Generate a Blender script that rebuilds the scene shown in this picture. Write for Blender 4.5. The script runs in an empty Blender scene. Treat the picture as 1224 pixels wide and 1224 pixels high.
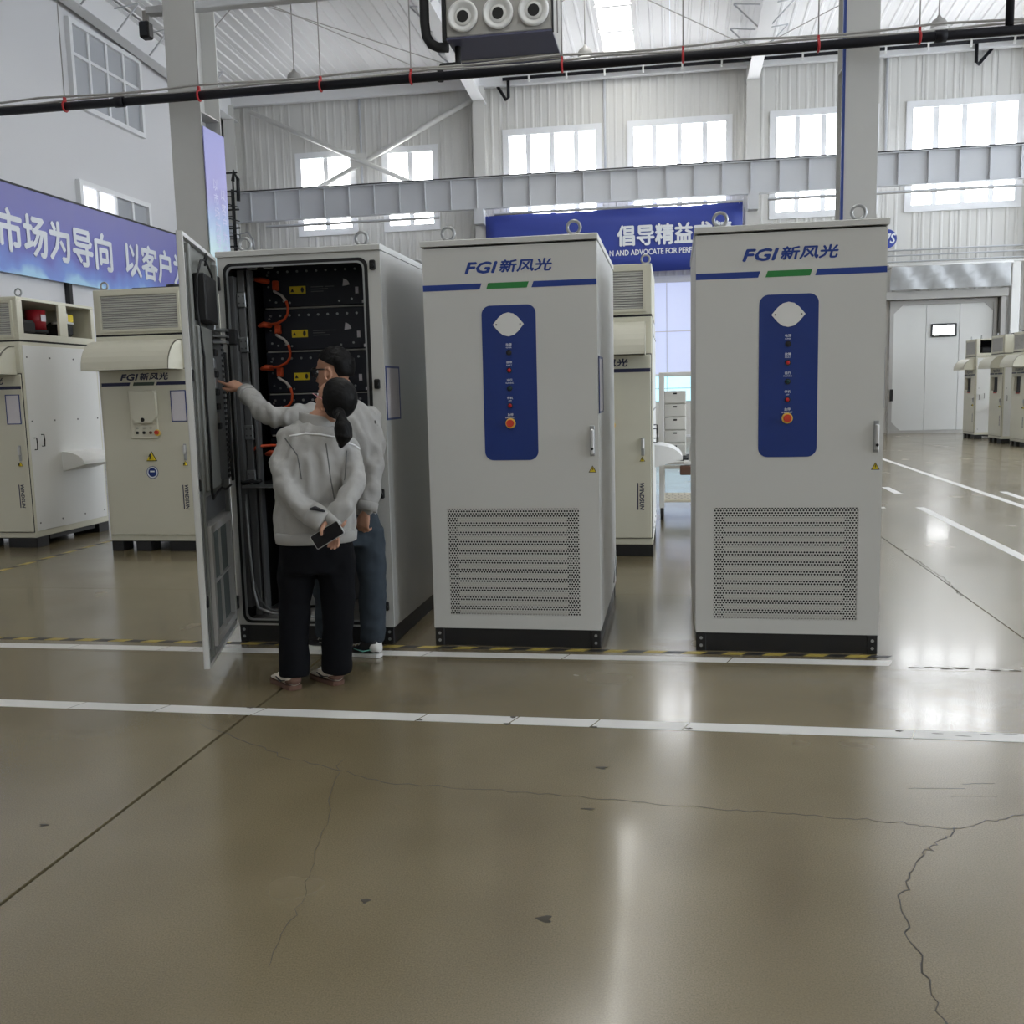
import bpy, bmesh, math, random
from mathutils import Vector, Matrix, noise
from mathutils.bvhtree import BVHTree

random.seed(7)
SC = bpy.context.scene
COL = SC.collection
PI = math.pi

# ------------------------------------------------------------------ camera
def cam_matrix(pitch, yaw, roll, loc):
    cy, sy, cp, sp, cr, sr = (math.cos(yaw), math.sin(yaw), math.cos(pitch), math.sin(pitch), math.cos(roll), math.sin(roll))
    f = Vector((-sy * cp, cy * cp, -sp)); r = Vector((cy, sy, 0)); d = f.cross(r)
    r2 = r * cr + d * sr; d2 = d * cr - r * sr
    m = Matrix((r2, -d2, -f)).transposed().to_4x4()
    m.translation = loc
    return m
cam = bpy.data.cameras.new('camera'); camo = bpy.data.objects.new('camera', cam); COL.objects.link(camo)
cam.lens = 36.0 * 1145.0 / 1224.0; cam.sensor_width = 36.0; cam.clip_end = 200
camo.matrix_world = cam_matrix(math.radians(7.125), math.radians(9.653), math.radians(1.366), Vector((0, 0, 1.48)))
SC.camera = camo

# ------------------------------------------------------------------ world, exposure, light levels
SC.view_settings.view_transform = 'Standard'
SC.view_settings.look = 'None'
SC.view_settings.gamma = 1.0
SC.view_settings.use_curve_mapping = False
SC.view_settings.exposure = 0.45
W = bpy.data.worlds.new('sky'); SC.world = W; W.use_nodes = True
W.node_tree.nodes['Background'].inputs[0].default_value = (0.80, 0.88, 1.0, 1)
W.node_tree.nodes['Background'].inputs[1].default_value = 1.5
WINDOW_LIGHT = 8.0        # daylit panes in the end wall and the side wall
SKYLIGHT_LIGHT = 6.5      # translucent roof strips
SIDE_LIGHT = 6.0         # big windows of the right wall
SC.cycles.max_bounces = 10
SC.cycles.diffuse_bounces = 6
SC.cycles.glossy_bounces = 4
SC.cycles.transparent_max_bounces = 8
SC.cycles.sample_clamp_indirect = 6.0
SC.cycles.use_denoising = True

# ------------------------------------------------------------------ materials
def lin(c):
    c /= 255.0
    return c / 12.92 if c <= 0.04045 else ((c + 0.055) / 1.055) ** 2.4
def srgb(r, g, b): return (lin(r), lin(g), lin(b), 1)
def mat(name, rgb, rough=0.5, metal=0.0, var=0.06, scale=6.0, bump=0.0, bscale=200.0, spec=0.5, coat=0.0, emit=0.0, rvar=0.0):
    m = bpy.data.materials.new(name); m.use_nodes = True
    nt = m.node_tree; N = nt.nodes; L = nt.links; b = N['Principled BSDF']
    col = srgb(*rgb)
    b.inputs['Roughness'].default_value = rough; b.inputs['Metallic'].default_value = metal
    b.inputs['Specular IOR Level'].default_value = spec; b.inputs['Coat Weight'].default_value = coat
    tc = N.new('ShaderNodeTexCoord'); nz = N.new('ShaderNodeTexNoise'); nz.inputs['Scale'].default_value = scale
    nz.inputs['Detail'].default_value = 5
    L.new(tc.outputs['Object'], nz.inputs['Vector'])
    mx = N.new('ShaderNodeMix'); mx.data_type = 'RGBA'
    mx.inputs[6].default_value = tuple(c * (1 - var) for c in col[:3]) + (1,)
    mx.inputs[7].default_value = tuple(min(1, c * (1 + var)) for c in col[:3]) + (1,)
    L.new(nz.outputs['Fac'], mx.inputs[0]); L.new(mx.outputs[2], b.inputs['Base Color'])
    if rvar:
        mr = N.new('ShaderNodeMapRange'); mr.inputs[3].default_value = max(0, rough - rvar); mr.inputs[4].default_value = rough + rvar
        L.new(nz.outputs['Fac'], mr.inputs[0]); L.new(mr.outputs[0], b.inputs['Roughness'])
    if bump:
        n2 = N.new('ShaderNodeTexNoise'); n2.inputs['Scale'].default_value = bscale; n2.inputs['Detail'].default_value = 3
        L.new(tc.outputs['Object'], n2.inputs['Vector'])
        bp = N.new('ShaderNodeBump'); bp.inputs['Strength'].default_value = bump; bp.inputs['Distance'].default_value = 0.01
        L.new(n2.outputs['Fac'], bp.inputs['Height']); L.new(bp.outputs[0], b.inputs['Normal'])
    if emit:
        b.inputs['Emission Color'].default_value = col; b.inputs['Emission Strength'].default_value = emit
    return m
def emit_mat(name, rgb, strength, gloss=True):
    m = mat(name, (200, 205, 210), rough=0.25, var=0.02)
    b = m.node_tree.nodes['Principled BSDF']
    b.inputs['Emission Color'].default_value = rgb + (1,); b.inputs['Emission Strength'].default_value = strength
    return m

M = {}
M['paint'] = mat('cabinet_paint', (200, 200, 197), 0.42, bump=0.05, bscale=500, var=0.02, scale=2)
M['paint_old'] = mat('old_cabinet_paint', (204, 201, 184), 0.45, bump=0.05, bscale=400, var=0.03, scale=2)
M['white'] = mat('white_paint', (222, 222, 220), 0.45, var=0.03, scale=1.5)
M['blue'] = mat('logo_blue', (22, 55, 135), 0.4, var=0.03)
M['panelblue'] = mat('control_panel_blue', (18, 48, 120), 0.35, var=0.04)
M['green'] = mat('stripe_green', (38, 125, 60), 0.4, var=0.03)
M['black'] = mat('black_steel', (20, 20, 22), 0.5, var=0.15)
M['rubber'] = mat('black_rubber', (16, 16, 17), 0.7, var=0.15)
M['dark'] = mat('dark_cavity', (30, 31, 33), 0.8, var=0.1)
M['steel'] = mat('galvanised_steel', (165, 167, 168), 0.38, 0.8, var=0.12, scale=20)
M['chrome'] = mat('chrome', (215, 215, 215), 0.2, 1.0, var=0.02)
M['handle'] = mat('silver_handle', (205, 205, 205), 0.3, 0.6, var=0.03)
M['wall'] = mat('wall_panel_white', (207, 206, 202), 0.5, var=0.02, scale=0.6)
M['plaster'] = mat('white_plaster', (214, 214, 216), 0.8, var=0.03, scale=0.4, bump=0.04, bscale=30)
M['roof'] = mat('roof_sheet_white', (225, 225, 226), 0.5, var=0.02, scale=0.5)
M['frame'] = mat('window_frame_white', (226, 227, 229), 0.4, var=0.02)
M['column'] = mat('column_grey_paint', (188, 188, 186), 0.5, var=0.04, scale=1.5)
M['bluepaint'] = mat('blue_edge_paint', (38, 62, 130), 0.5)
M['girder'] = mat('girder_grey_paint', (196, 198, 202), 0.5, var=0.05, scale=1.2)
M['pipe'] = mat('black_pipe_paint', (18, 18, 25), 0.5, var=0.1, spec=0.25)
M['red'] = mat('red_clamp', (170, 30, 35), 0.5)
M['navy'] = mat('navy_powder_coat', (17, 21, 36), 0.5, var=0.1, bump=0.06, bscale=400)
M['yellow'] = mat('yellow_label', (222, 196, 40), 0.5, var=0.05)
M['orange'] = mat('orange_cable', (205, 78, 38), 0.5, var=0.06)
M['cablewhite'] = mat('white_sleeve', (205, 200, 196), 0.5)
M['printblack'] = mat('black_print', (24, 24, 28), 0.5)
M['printwhite'] = mat('white_print', (226, 230, 236), 0.5, var=0.02)
M['tapewhite'] = mat('white_floor_tape', (212, 211, 208), 0.4, var=0.06, scale=3, rvar=0.08)
M['tapeyellow'] = mat('yellow_floor_tape', (180, 160, 80), 0.4, var=0.1)
M['tapeblack'] = mat('black_floor_tape', (36, 36, 40), 0.4)
M['indred'] = mat('red_button', (190, 25, 35), 0.35)
M['indgreen'] = mat('dark_green_lamp', (20, 60, 60), 0.3)
M['estop'] = mat('emergency_stop_red', (200, 60, 40), 0.35)
M['estopring'] = mat('emergency_stop_yellow_ring', (235, 200, 90), 0.4)
M['louvre'] = mat('louvre_grey', (186, 184, 178), 0.5)
M['screen'] = mat('dark_glass', (10, 11, 20), 0.12, var=0.02)
M['duct'] = mat('wiring_duct_grey', (96, 97, 98), 0.6)
M['filter'] = mat('filter_mesh', (84, 90, 86), 0.9, var=0.25, scale=250)
M['hair'] = mat('black_hair', (11, 10, 11), 0.55, var=0.3, scale=90, bump=0.25, bscale=260, spec=0.2)
M['skin'] = mat('skin', (184, 138, 114), 0.5, var=0.06, scale=25)
M['lip'] = mat('lips', (165, 96, 88), 0.45)
M['jacket'] = mat('grey_work_jacket', (160, 159, 156), 0.85, var=0.05, scale=12, bump=0.25, bscale=700)
M['jacketdark'] = mat('dark_cuff_opening', (38, 38, 42), 0.9)
M['trousers'] = mat('black_trousers', (14, 15, 19), 0.9, var=0.15, bump=0.2, bscale=600, spec=0.15)
M['denim'] = mat('blue_denim', (52, 62, 72), 0.9, var=0.28, scale=14, bump=0.3, bscale=700)
M['sole'] = mat('white_rubber_sole', (222, 222, 218), 0.6)
M['mint'] = mat('mint_leather', (130, 205, 190), 0.5)
M['brown'] = mat('brown_suede', (96, 70, 58), 0.85)
M['beige'] = mat('beige_leather', (205, 196, 182), 0.6)
M['reflective'] = mat('reflective_piping', (235, 236, 238), 0.35)
M['collarblue'] = mat('lanyard_blue', (60, 76, 150), 0.6)
M['pink'] = mat('pink_plastic', (225, 150, 165), 0.4)
M['glassblack'] = mat('glasses_black', (12, 12, 14), 0.3)
M['drawer'] = mat('white_plastic', (214, 213, 208), 0.45)
M['cream'] = mat('cream_perforated_sheet', (226, 218, 196), 0.6, var=0.08, scale=60)
M['navyduct'] = mat('heater_underside', (70, 72, 98), 0.5, var=0.08)
M['grey'] = mat('grey_sheet_metal', (162, 160, 156), 0.5)
M['redcan'] = mat('red_canister', (150, 22, 36), 0.4)
M['offglass'] = mat('office_glass', (176, 179, 184), 0.08, var=0.02)
M['plastic'] = mat('clear_plastic_sheet', (176, 178, 180), 0.25, var=0.12, scale=3, bump=0.6, bscale=4)
M['leaflet'] = mat('paper', (206, 202, 208), 0.7, var=0.06, scale=40)
M['pane'] = emit_mat('daylit_pane', (0.97, 0.985, 1.0), WINDOW_LIGHT)
M['sidepane'] = emit_mat('daylit_side_pane', (0.82, 0.9, 1.0), SIDE_LIGHT)
M['skylight'] = emit_mat('daylit_skylight', (1.0, 0.995, 0.95), SKYLIGHT_LIGHT)
M['officelit'] = emit_mat('lit_office_pane', (0.95, 0.96, 1.0), 1.0)
M['film'] = emit_mat('daylit_blue_film', (0.48, 0.54, 0.88), 0.5)
M['aqua'] = emit_mat('daylit_aqua_pane', (0.45, 0.85, 1.0), 0.9)
M['bannerblue'] = mat('banner_blue', (48, 66, 152), 0.55, var=0.05, scale=1.2)

def gradient_mat(name, stops, lo, hi, rough=0.55):
    m = bpy.data.materials.new(name); m.use_nodes = True
    nt = m.node_tree; N = nt.nodes; L = nt.links; b = N['Principled BSDF']; b.inputs['Roughness'].default_value = rough
    tc = N.new('ShaderNodeTexCoord'); sp = N.new('ShaderNodeSeparateXYZ'); L.new(tc.outputs['Object'], sp.inputs[0])
    nz = N.new('ShaderNodeTexNoise'); nz.inputs['Scale'].default_value = 1.3; L.new(tc.outputs['Object'], nz.inputs['Vector'])
    ad = N.new('ShaderNodeMath'); ad.operation = 'MULTIPLY_ADD'; ad.inputs[1].default_value = 0.5 * (hi - lo)
    L.new(nz.outputs['Fac'], ad.inputs[0]); L.new(sp.outputs['Z'], ad.inputs[2])
    mr = N.new('ShaderNodeMapRange'); mr.inputs[1].default_value = lo + 0.25 * (hi - lo); mr.inputs[2].default_value = hi + 0.25 * (hi - lo)
    L.new(ad.outputs[0], mr.inputs[0])
    cr = N.new('ShaderNodeValToRGB'); L.new(mr.outputs[0], cr.inputs[0])
    e = cr.color_ramp.elements
    e[0].position, e[0].color = stops[0][0], srgb(*stops[0][1])
    e[1].position, e[1].color = stops[-1][0], srgb(*stops[-1][1])
    for p, c in stops[1:-1]:
        x = e.new(p); x.color = srgb(*c)
    L.new(cr.outputs[0], b.inputs['Base Color'])
    return m
M['bannerlong'] = gradient_mat('banner_violet_print', [(0, (175, 215, 245)), (0.1, (130, 158, 226)), (0.28, (122, 124, 198)), (1, (134, 133, 190))], -0.94, 0.94)
M['bannertall'] = gradient_mat('banner_lilac_print', [(0, (200, 224, 230)), (0.3, (172, 190, 226)), (0.5, (168, 164, 216)), (1, (160, 160, 214))], 0.1, 1.5)

def concrete():
    m = bpy.data.materials.new('polished_concrete'); m.use_nodes = True
    nt = m.node_tree; N = nt.nodes; L = nt.links; b = N['Principled BSDF']
    g = N.new('ShaderNodeNewGeometry')
    def nz(s, d=6, r=0.6):
        n = N.new('ShaderNodeTexNoise'); n.inputs['Scale'].default_value = s; n.inputs['Detail'].default_value = d; n.inputs['Roughness'].default_value = r
        L.new(g.outputs['Position'], n.inputs['Vector']); return n
    big, mid, fine = nz(0.35, 3), nz(1.4, 3, 0.5), nz(210, 3)
    cr = N.new('ShaderNodeValToRGB'); e = cr.color_ramp.elements
    e[0].position, e[0].color = 0.3, srgb(109, 98, 73); e[1].position, e[1].color = 0.7, srgb(123, 112, 88)
    L.new(big.outputs['Fac'], cr.inputs[0])
    m1 = N.new('ShaderNodeMix'); m1.data_type = 'RGBA'; m1.blend_type = 'OVERLAY'; m1.inputs[0].default_value = 0.22
    L.new(cr.outputs[0], m1.inputs[6]); L.new(mid.outputs['Fac'], m1.inputs[7])
    m2 = N.new('ShaderNodeMix'); m2.data_type = 'RGBA'; m2.blend_type = 'OVERLAY'; m2.inputs[0].default_value = 0.5
    L.new(m1.outputs[2], m2.inputs[6]); L.new(fine.outputs['Fac'], m2.inputs[7])
    # sparse dark specks and scuffs
    v = N.new('ShaderNodeTexNoise'); v.inputs['Scale'].default_value = 5.0; v.inputs['Detail'].default_value = 8; v.inputs['Roughness'].default_value = 0.75
    L.new(g.outputs['Position'], v.inputs['Vector'])
    st = N.new('ShaderNodeMapRange'); st.inputs[1].default_value = 0.20; st.inputs[2].default_value = 0.34; st.inputs[3].default_value = 0.7; st.inputs[4].default_value = 1.0
    L.new(v.outputs['Fac'], st.inputs[0])
    m3 = N.new('ShaderNodeMix'); m3.data_type = 'RGBA'; m3.blend_type = 'MULTIPLY'; m3.inputs[0].default_value = 1.0
    L.new(m2.outputs[2], m3.inputs[6]); L.new(st.outputs[0], m3.inputs[7])
    L.new(m3.outputs[2], b.inputs['Base Color'])
    mr = N.new('ShaderNodeMapRange'); mr.inputs[1].default_value = 0.3; mr.inputs[2].default_value = 0.7; mr.inputs[3].default_value = 0.2; mr.inputs[4].default_value = 0.28
    L.new(mid.outputs['Fac'], mr.inputs[0]); L.new(mr.outputs[0], b.inputs['Roughness'])
    wob = nz(0.8, 1, 0.4)
    bp = N.new('ShaderNodeBump'); bp.inputs['Strength'].default_value = 0.04; bp.inputs['Distance'].default_value = 0.02
    L.new(wob.outputs['Fac'], bp.inputs['Height']); L.new(bp.outputs[0], b.inputs['Normal'])
    b.inputs['Specular IOR Level'].default_value = 1.0
    b.inputs['Coat Weight'].default_value = 0.22; b.inputs['Coat Roughness'].default_value = 0.09; L.new(bp.outputs[0], b.inputs['Coat Normal'])
    return m
M['floor'] = concrete()
M['joint'] = mat('joint_filler', (66, 62, 54), 0.7)
M['navyprint'] = mat('navy_print', (24, 28, 66), 0.4)
M['greyprint'] = mat('dark_green_print', (52, 66, 54), 0.4)
M['crack'] = mat('crack_line', (62, 57, 48), 0.8)

def perforated():
    m = bpy.data.materials.new('perforated_sheet'); m.use_nodes = True
    nt = m.node_tree; N = nt.nodes; L = nt.links; b = N['Principled BSDF']
    b.inputs['Base Color'].default_value = srgb(200, 200, 197); b.inputs['Roughness'].default_value = 0.45
    tc = N.new('ShaderNodeTexCoord'); sp = N.new('ShaderNodeSeparateXYZ'); L.new(tc.outputs['Object'], sp.inputs[0])
    def math_(op, a, bb=None, c=None):
        n = N.new('ShaderNodeMath'); n.operation = op
        for i, x in enumerate((a, bb, c)):
            if x is None: continue
            if isinstance(x, (int, float)): n.inputs[i].default_value = x
            else: L.new(x, n.inputs[i])
        return n.outputs[0]
    p = 0.0158; q = p * 0.866
    v = math_('DIVIDE', sp.outputs['Z'], q); row = math_('FLOOR', v)
    off = math_('MULTIPLY', math_('FLOORED_MODULO', row, 2.0), 0.5)
    u = math_('ADD', math_('DIVIDE', sp.outputs['X'], p), off)
    fu = math_('SUBTRACT', math_('FRACT', u), 0.5); fv = math_('MULTIPLY', math_('SUBTRACT', math_('FRACT', v), 0.5), 0.866)
    d = math_('SQRT', math_('ADD', math_('MULTIPLY', fu, fu), math_('MULTIPLY', fv, fv)))
    hole = math_('LESS_THAN', d, 0.34)
    tr = N.new('ShaderNodeBsdfTransparent'); mx = N.new('ShaderNodeMixShader')
    L.new(hole, mx.inputs[0]); L.new(b.outputs[0], mx.inputs[1]); L.new(tr.outputs[0], mx.inputs[2])
    L.new(mx.outputs[0], N['Material Output'].inputs[0])
    return m
M['perforated'] = perforated()

# ------------------------------------------------------------------ mesh helpers
class MB:
    def __init__(s): s.v = []; s.f = []; s.m = []; s.sm = []
    def add(s, vs, fs, mi=0, sm=False, X=None):
        o = len(s.v)
        for v in vs:
            v = Vector(v)
            if X is not None: v = X @ v
            s.v.append(v)
        for f in fs: s.f.append([o + i for i in f]); s.m.append(mi); s.sm.append(sm)
        return s
    def box(s, x0, x1, y0, y1, z0, z1, mi=0, b=0.0, X=None):
        lo = (min(x0, x1), min(y0, y1), min(z0, z1)); hi = (max(x0, x1), max(y0, y1), max(z0, z1))
        if b <= 0:
            vs = [((lo, hi)[i & 1][0], (lo, hi)[i >> 1 & 1][1], (lo, hi)[i >> 2 & 1][2]) for i in range(8)]
            return s.add(vs, [(0, 2, 3, 1), (4, 5, 7, 6), (0, 1, 5, 4), (2, 6, 7, 3), (0, 4, 6, 2), (1, 3, 7, 5)], mi, False, X)
        b = min(b, 0.49 * min(hi[k] - lo[k] for k in range(3)))
        vs = []; idx = {}
        for c in range(8):
            sg = [(c >> k) & 1 for k in range(3)]
            for a in range(3):
                p = [(hi[k] if sg[k] else lo[k]) for k in range(3)]
                for k in range(3):
                    if k != a: p[k] += -b if sg[k] else b
                idx[(tuple(sg), a)] = len(vs); vs.append(p)
        fs = []
        for a in range(3):
            p, q = [k for k in range(3) if k != a]
            for sa in (0, 1):
                r = []
                for (i, j) in ((0, 0), (1, 0), (1, 1), (0, 1)):
                    t = [0, 0, 0]; t[a] = sa; t[p] = i; t[q] = j; r.append(idx[(tuple(t), a)])
                fs.append(r)
        for c in range(3):
            a, d = [k for k in range(3) if k != c]
            for sa in (0, 1):
                for sd in (0, 1):
                    t0 = [0, 0, 0]; t0[a] = sa; t0[d] = sd; t1 = list(t0); t1[c] = 1
                    fs.append([idx[(tuple(t0), a)], idx[(tuple(t1), a)], idx[(tuple(t1), d)], idx[(tuple(t0), d)]])
        for c in range(8):
            sg = tuple((c >> k) & 1 for k in range(3)); fs.append([idx[(sg, k)] for k in range(3)])
        return s.add(vs, fs, mi, False, X)
    def prism(s, pts, a0, a1, axis='y', mi=0, X=None, sm=False):
        n = len(pts)
        def P(p, a): return {'y': (p[0], a, p[1]), 'x': (a, p[0], p[1]), 'z': (p[0], p[1], a)}[axis]
        vs = [P(p, a0) for p in pts] + [P(p, a1) for p in pts]
        s.add(vs, [list(range(n))[::-1], list(range(n, 2 * n))], mi, False, X)
        o = len(s.v) - 2 * n
        for i in range(n):
            j = (i + 1) % n; s.f.append([o + i, o + j, o + n + j, o + n + i]); s.m.append(mi); s.sm.append(sm)
        return s
    def ring(s, outer, inner, a0, a1, axis='y', mi=0, X=None):
        n = len(outer)
        def P(p, a): return {'y': (p[0], a, p[1]), 'x': (a, p[0], p[1]), 'z': (p[0], p[1], a)}[axis]
        vs = [P(p, a0) for p in outer] + [P(p, a0) for p in inner] + [P(p, a1) for p in outer] + [P(p, a1) for p in inner]
        fs = []
        for i in range(n):
            j = (i + 1) % n
            fs += [[i, j, n + j, n + i], [2 * n + i, 3 * n + i, 3 * n + j, 2 * n + j], [i, 2 * n + i, 2 * n + j, j], [n + i, n + j, 3 * n + j, 3 * n + i]]
        return s.add(vs, fs, mi, False, X)
    def tube(s, pts, r, n=8, mi=0, sm=True, closed=False, flat=None, round_ends=False, X=None):
        P = [Vector(p) for p in pts]; k = len(P)
        R = list(r) if isinstance(r, (list, tuple)) else [r] * k
        if round_ends and not closed:
            d0 = (P[0] - P[1]).normalized(); d1 = (P[-1] - P[-2]).normalized()
            P = [P[0] + d0 * R[0] * 0.85, P[0] + d0 * R[0] * 0.5] + P + [P[-1] + d1 * R[-1] * 0.5, P[-1] + d1 * R[-1] * 0.85]
            R = [R[0] * 0.45, R[0] * 0.85] + R + [R[-1] * 0.85, R[-1] * 0.45]; k += 4
        T = []
        for i in range(k):
            a = P[(i - 1) % k] if closed else P[max(0, i - 1)]; c = P[(i + 1) % k] if closed else P[min(k - 1, i + 1)]
            T.append((c - a).normalized())
        up = Vector((0, 0, 1)) if abs(T[0].z) < 0.9 else Vector((0, 1, 0))
        u = T[0].cross(up).normalized(); vs = []
        for i in range(k):
            u = (u - T[i] * u.dot(T[i])).normalized(); w = T[i].cross(u)
            fl = 1.0 if flat is None else flat
            for q in range(n):
                a = 2 * PI * q / n; vs.append(P[i] + u * (R[i] * math.cos(a)) + w * (R[i] * fl * math.sin(a)))
        fs = []
        for i in range(k if closed else k - 1):
            j = (i + 1) % k
            for q in range(n):
                p = (q + 1) % n; fs.append([i * n + q, i * n + p, j * n + p, j * n + q])
        s.add(vs, fs, mi, sm, X)
        if not closed: s.add([], [], 0); o = len(s.v) - k * n; s.f += [[o + q for q in range(n)][::-1], [o + (k - 1) * n + q for q in range(n)]]; s.m += [mi, mi]; s.sm += [False, False]
        return s
    def cyl(s, p0, p1, r, n=12, mi=0, r1=None, X=None): return s.tube([p0, p1], [r, r if r1 is None else r1], n, mi, X=X)
    def loft(s, rings, mi=0, sm=True, X=None):
        n = len(rings[0]); k = len(rings); vs = [p for r in rings for p in r]; fs = []
        for i in range(k - 1):
            for q in range(n):
                p = (q + 1) % n; fs.append([i * n + q, i * n + p, (i + 1) * n + p, (i + 1) * n + q])
        fs += [list(range(n))[::-1], [(k - 1) * n + q for q in range(n)]]
        return s.add(vs, fs, mi, sm, X)
    def ball(s, c, r, n=12, mi=0, X=None):
        c = Vector(c); r = Vector(r) if not isinstance(r, (int, float)) else Vector((r, r, r)); k = max(4, n // 2)
        rings = []
        for i in range(k + 1):
            t = PI * (0.03 + 0.94 * i / k); rings.append([c + Vector((r.x * math.sin(t) * math.cos(2 * PI * q / n), r.y * math.sin(t) * math.sin(2 * PI * q / n), -r.z * math.cos(t))) for q in range(n)])
        return s.loft(rings, mi, True, X)
    def mesh(s, name, mats):
        me = bpy.data.meshes.new(name); me.from_pydata([tuple(v) for v in s.v], [], s.f)
        for m in mats: me.materials.append(m)
        for p, mi, sm in zip(me.polygons, s.m, s.sm): p.material_index = mi; p.use_smooth = sm
        bm = bmesh.new(); bm.from_mesh(me); bmesh.ops.recalc_face_normals(bm, faces=bm.faces); bm.to_mesh(me); bm.free()
        return me
    def build(s, name, mats, parent=None, loc=None, rot=None):
        if not isinstance(mats, (list, tuple)): mats = [mats]
        return link(name, s.mesh(name, mats), parent, loc, rot)

def link(name, me, parent=None, loc=None, rot=None):
    o = bpy.data.objects.new(name, me); COL.objects.link(o)
    if parent: o.parent = parent
    if loc: o.location = loc
    if rot: o.rotation_euler = rot
    return o
def tag(o, label=None, cat=None, group=None, kind=None):
    if label: o['label'] = label
    if cat: o['category'] = cat
    if group: o['group'] = group
    if kind: o['kind'] = kind
    return o
def empty(name, loc, label=None, cat=None, group=None, kind=None, rz=0):
    o = bpy.data.objects.new(name, None); COL.objects.link(o); o.location = loc; o.rotation_euler = (0, 0, rz)
    o.empty_display_size = 0.1
    return tag(o, label, cat, group, kind)
def copy_tree(o, parent=None):
    c = o.copy(); COL.objects.link(c)
    if parent: c.parent = parent
    for ch in list(o.children): copy_tree(ch, c)
    return c
def rrect(x0, x1, z0, z1, r, n=5):
    pts = []
    for cx, cz, a0 in ((x1 - r, z0 + r, -PI / 2), (x1 - r, z1 - r, 0), (x0 + r, z1 - r, PI / 2), (x0 + r, z0 + r, PI)):
        for i in range(n + 1):
            a = a0 + PI / 2 * i / n; pts.append((cx + r * math.cos(a), cz + r * math.sin(a)))
    return pts
def bx(name, m, parent, *d, b=0.0, loc=None, rot=None): return MB().box(*d, b=b).build(name, m, parent, loc, rot)

_txt = {}
def text_obj(body, m, parent, x0, z0, w, h, y=-0.0015, shear=0.0, bold=0.0, name='lettering', rot=None, depth=0.0008, face=None):
    """flat print: fits the words into the box x0..x0+w, z0..z0+h of the XZ plane at depth y (readable from -Y);
    face: optional matrix that carries that plane elsewhere"""
    key = (body, shear)
    if key not in _txt:
        cu = bpy.data.curves.new('words', 'FONT'); cu.body = body; cu.size = 1.0; cu.resolution_u = 2; cu.extrude = 0.0
        ob = bpy.data.objects.new('words', cu); COL.objects.link(ob)
        dg = bpy.context.evaluated_depsgraph_get(); me = bpy.data.meshes.new_from_object(ob.evaluated_get(dg))
        COL.objects.unlink(ob); bpy.data.objects.remove(ob)
        vs = [(v.co.x + shear * v.co.y, v.co.y) for v in me.vertices]; fs = [list(p.vertices) for p in me.polygons]
        ax, bx_ = min(v[0] for v in vs), max(v[0] for v in vs); ay, by = min(v[1] for v in vs), max(v[1] for v in vs)
        _txt[key] = ([((v[0] - ax) / (bx_ - ax), (v[1] - ay) / (by - ay)) for v in vs], fs, by - ay)
        bpy.data.meshes.remove(me)
    vs, fs, em = _txt[key]; bo = bold * h / em        # heavier strokes: the outline laid again a little to each side
    offs = [(0, 0)] if bold <= 0 else [(0, 0), (bo, 0), (-bo, 0), (0, bo), (0, -bo)]
    pts, F = [], []
    for k, (ox, oz) in enumerate(offs):
        o = len(pts); pts += [Vector((x0 + u * w + ox, y - 0.00004 * k * (h / 0.05), z0 + t * h + oz)) for u, t in vs]; F += [[o + i for i in f] for f in fs]
    if face is not None: pts = [face @ p for p in pts]
    me = bpy.data.meshes.new(name); me.from_pydata([tuple(p) for p in pts], [], F); me.materials.append(m)
    return link(name, me, parent)

# ------------------------------------------------------------------ the hall: floor
HX0, HX1, HY0, HY1 = -14.1, 18.0, -16.0, 30.5
floor = tag(MB().box(HX0 - 0.3, HX1 + 0.3, HY0 - 0.3, HY1 + 0.3, -0.25, -0.012).build('floor', M['joint']), 'polished brown-grey concrete floor of the hall', None, None, 'structure')
xs = [-14.4, -9.925, -5.955, -1.985, 1.99, 5.96, 9.93, 13.9, 18.3]
ys = [-16.3, -11.5, -6.6, -2.6, 1.2, 5.10, 6.88, 11.85, 16.8, 21.7, 26.6, 30.8]
for i in range(len(xs) - 1):
    for j in range(len(ys) - 1):
        bx('slab', M['floor'], floor, xs[i] + (0.008 if i == 3 else 0.004), xs[i + 1] - (0.008 if i == 2 else 0.004), ys[j] + 0.002, ys[j + 1] - 0.002, -0.0125, 0.0)
def strip(name, m, parent, pts, w, z=0.0012, wob=0.0):
    mb = MB(); P = [Vector((p[0], p[1], 0)) for p in pts]; vs = []
    for i, p in enumerate(P):
        t = (P[min(i + 1, len(P) - 1)] - P[max(i - 1, 0)]).normalized(); n = Vector((-t.y, t.x, 0))
        ww = w * (1 + wob * random.uniform(-1, 1)); vs += [p + n * ww / 2, p - n * ww / 2]
    k = len(P); vs = [(v.x, v.y, z) for v in vs] + [(v.x, v.y, z - 0.001) for v in vs]; fs = []
    for i in range(k - 1):
        a, b, c, d = 2 * i, 2 * i + 1, 2 * i + 3, 2 * i + 2; o = 2 * k
        fs += [[a, b, c, d], [o + a, o + d, o + c, o + b], [a, d, o + d, o + a], [b, o + b, o + c, c]]
    fs += [[0, 2 * k, 2 * k + 1, 1], [2 * k - 2, 2 * k - 1, 4 * k - 1, 4 * k - 2]]
    return mb.add(vs, fs).build(name, m, parent)
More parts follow.
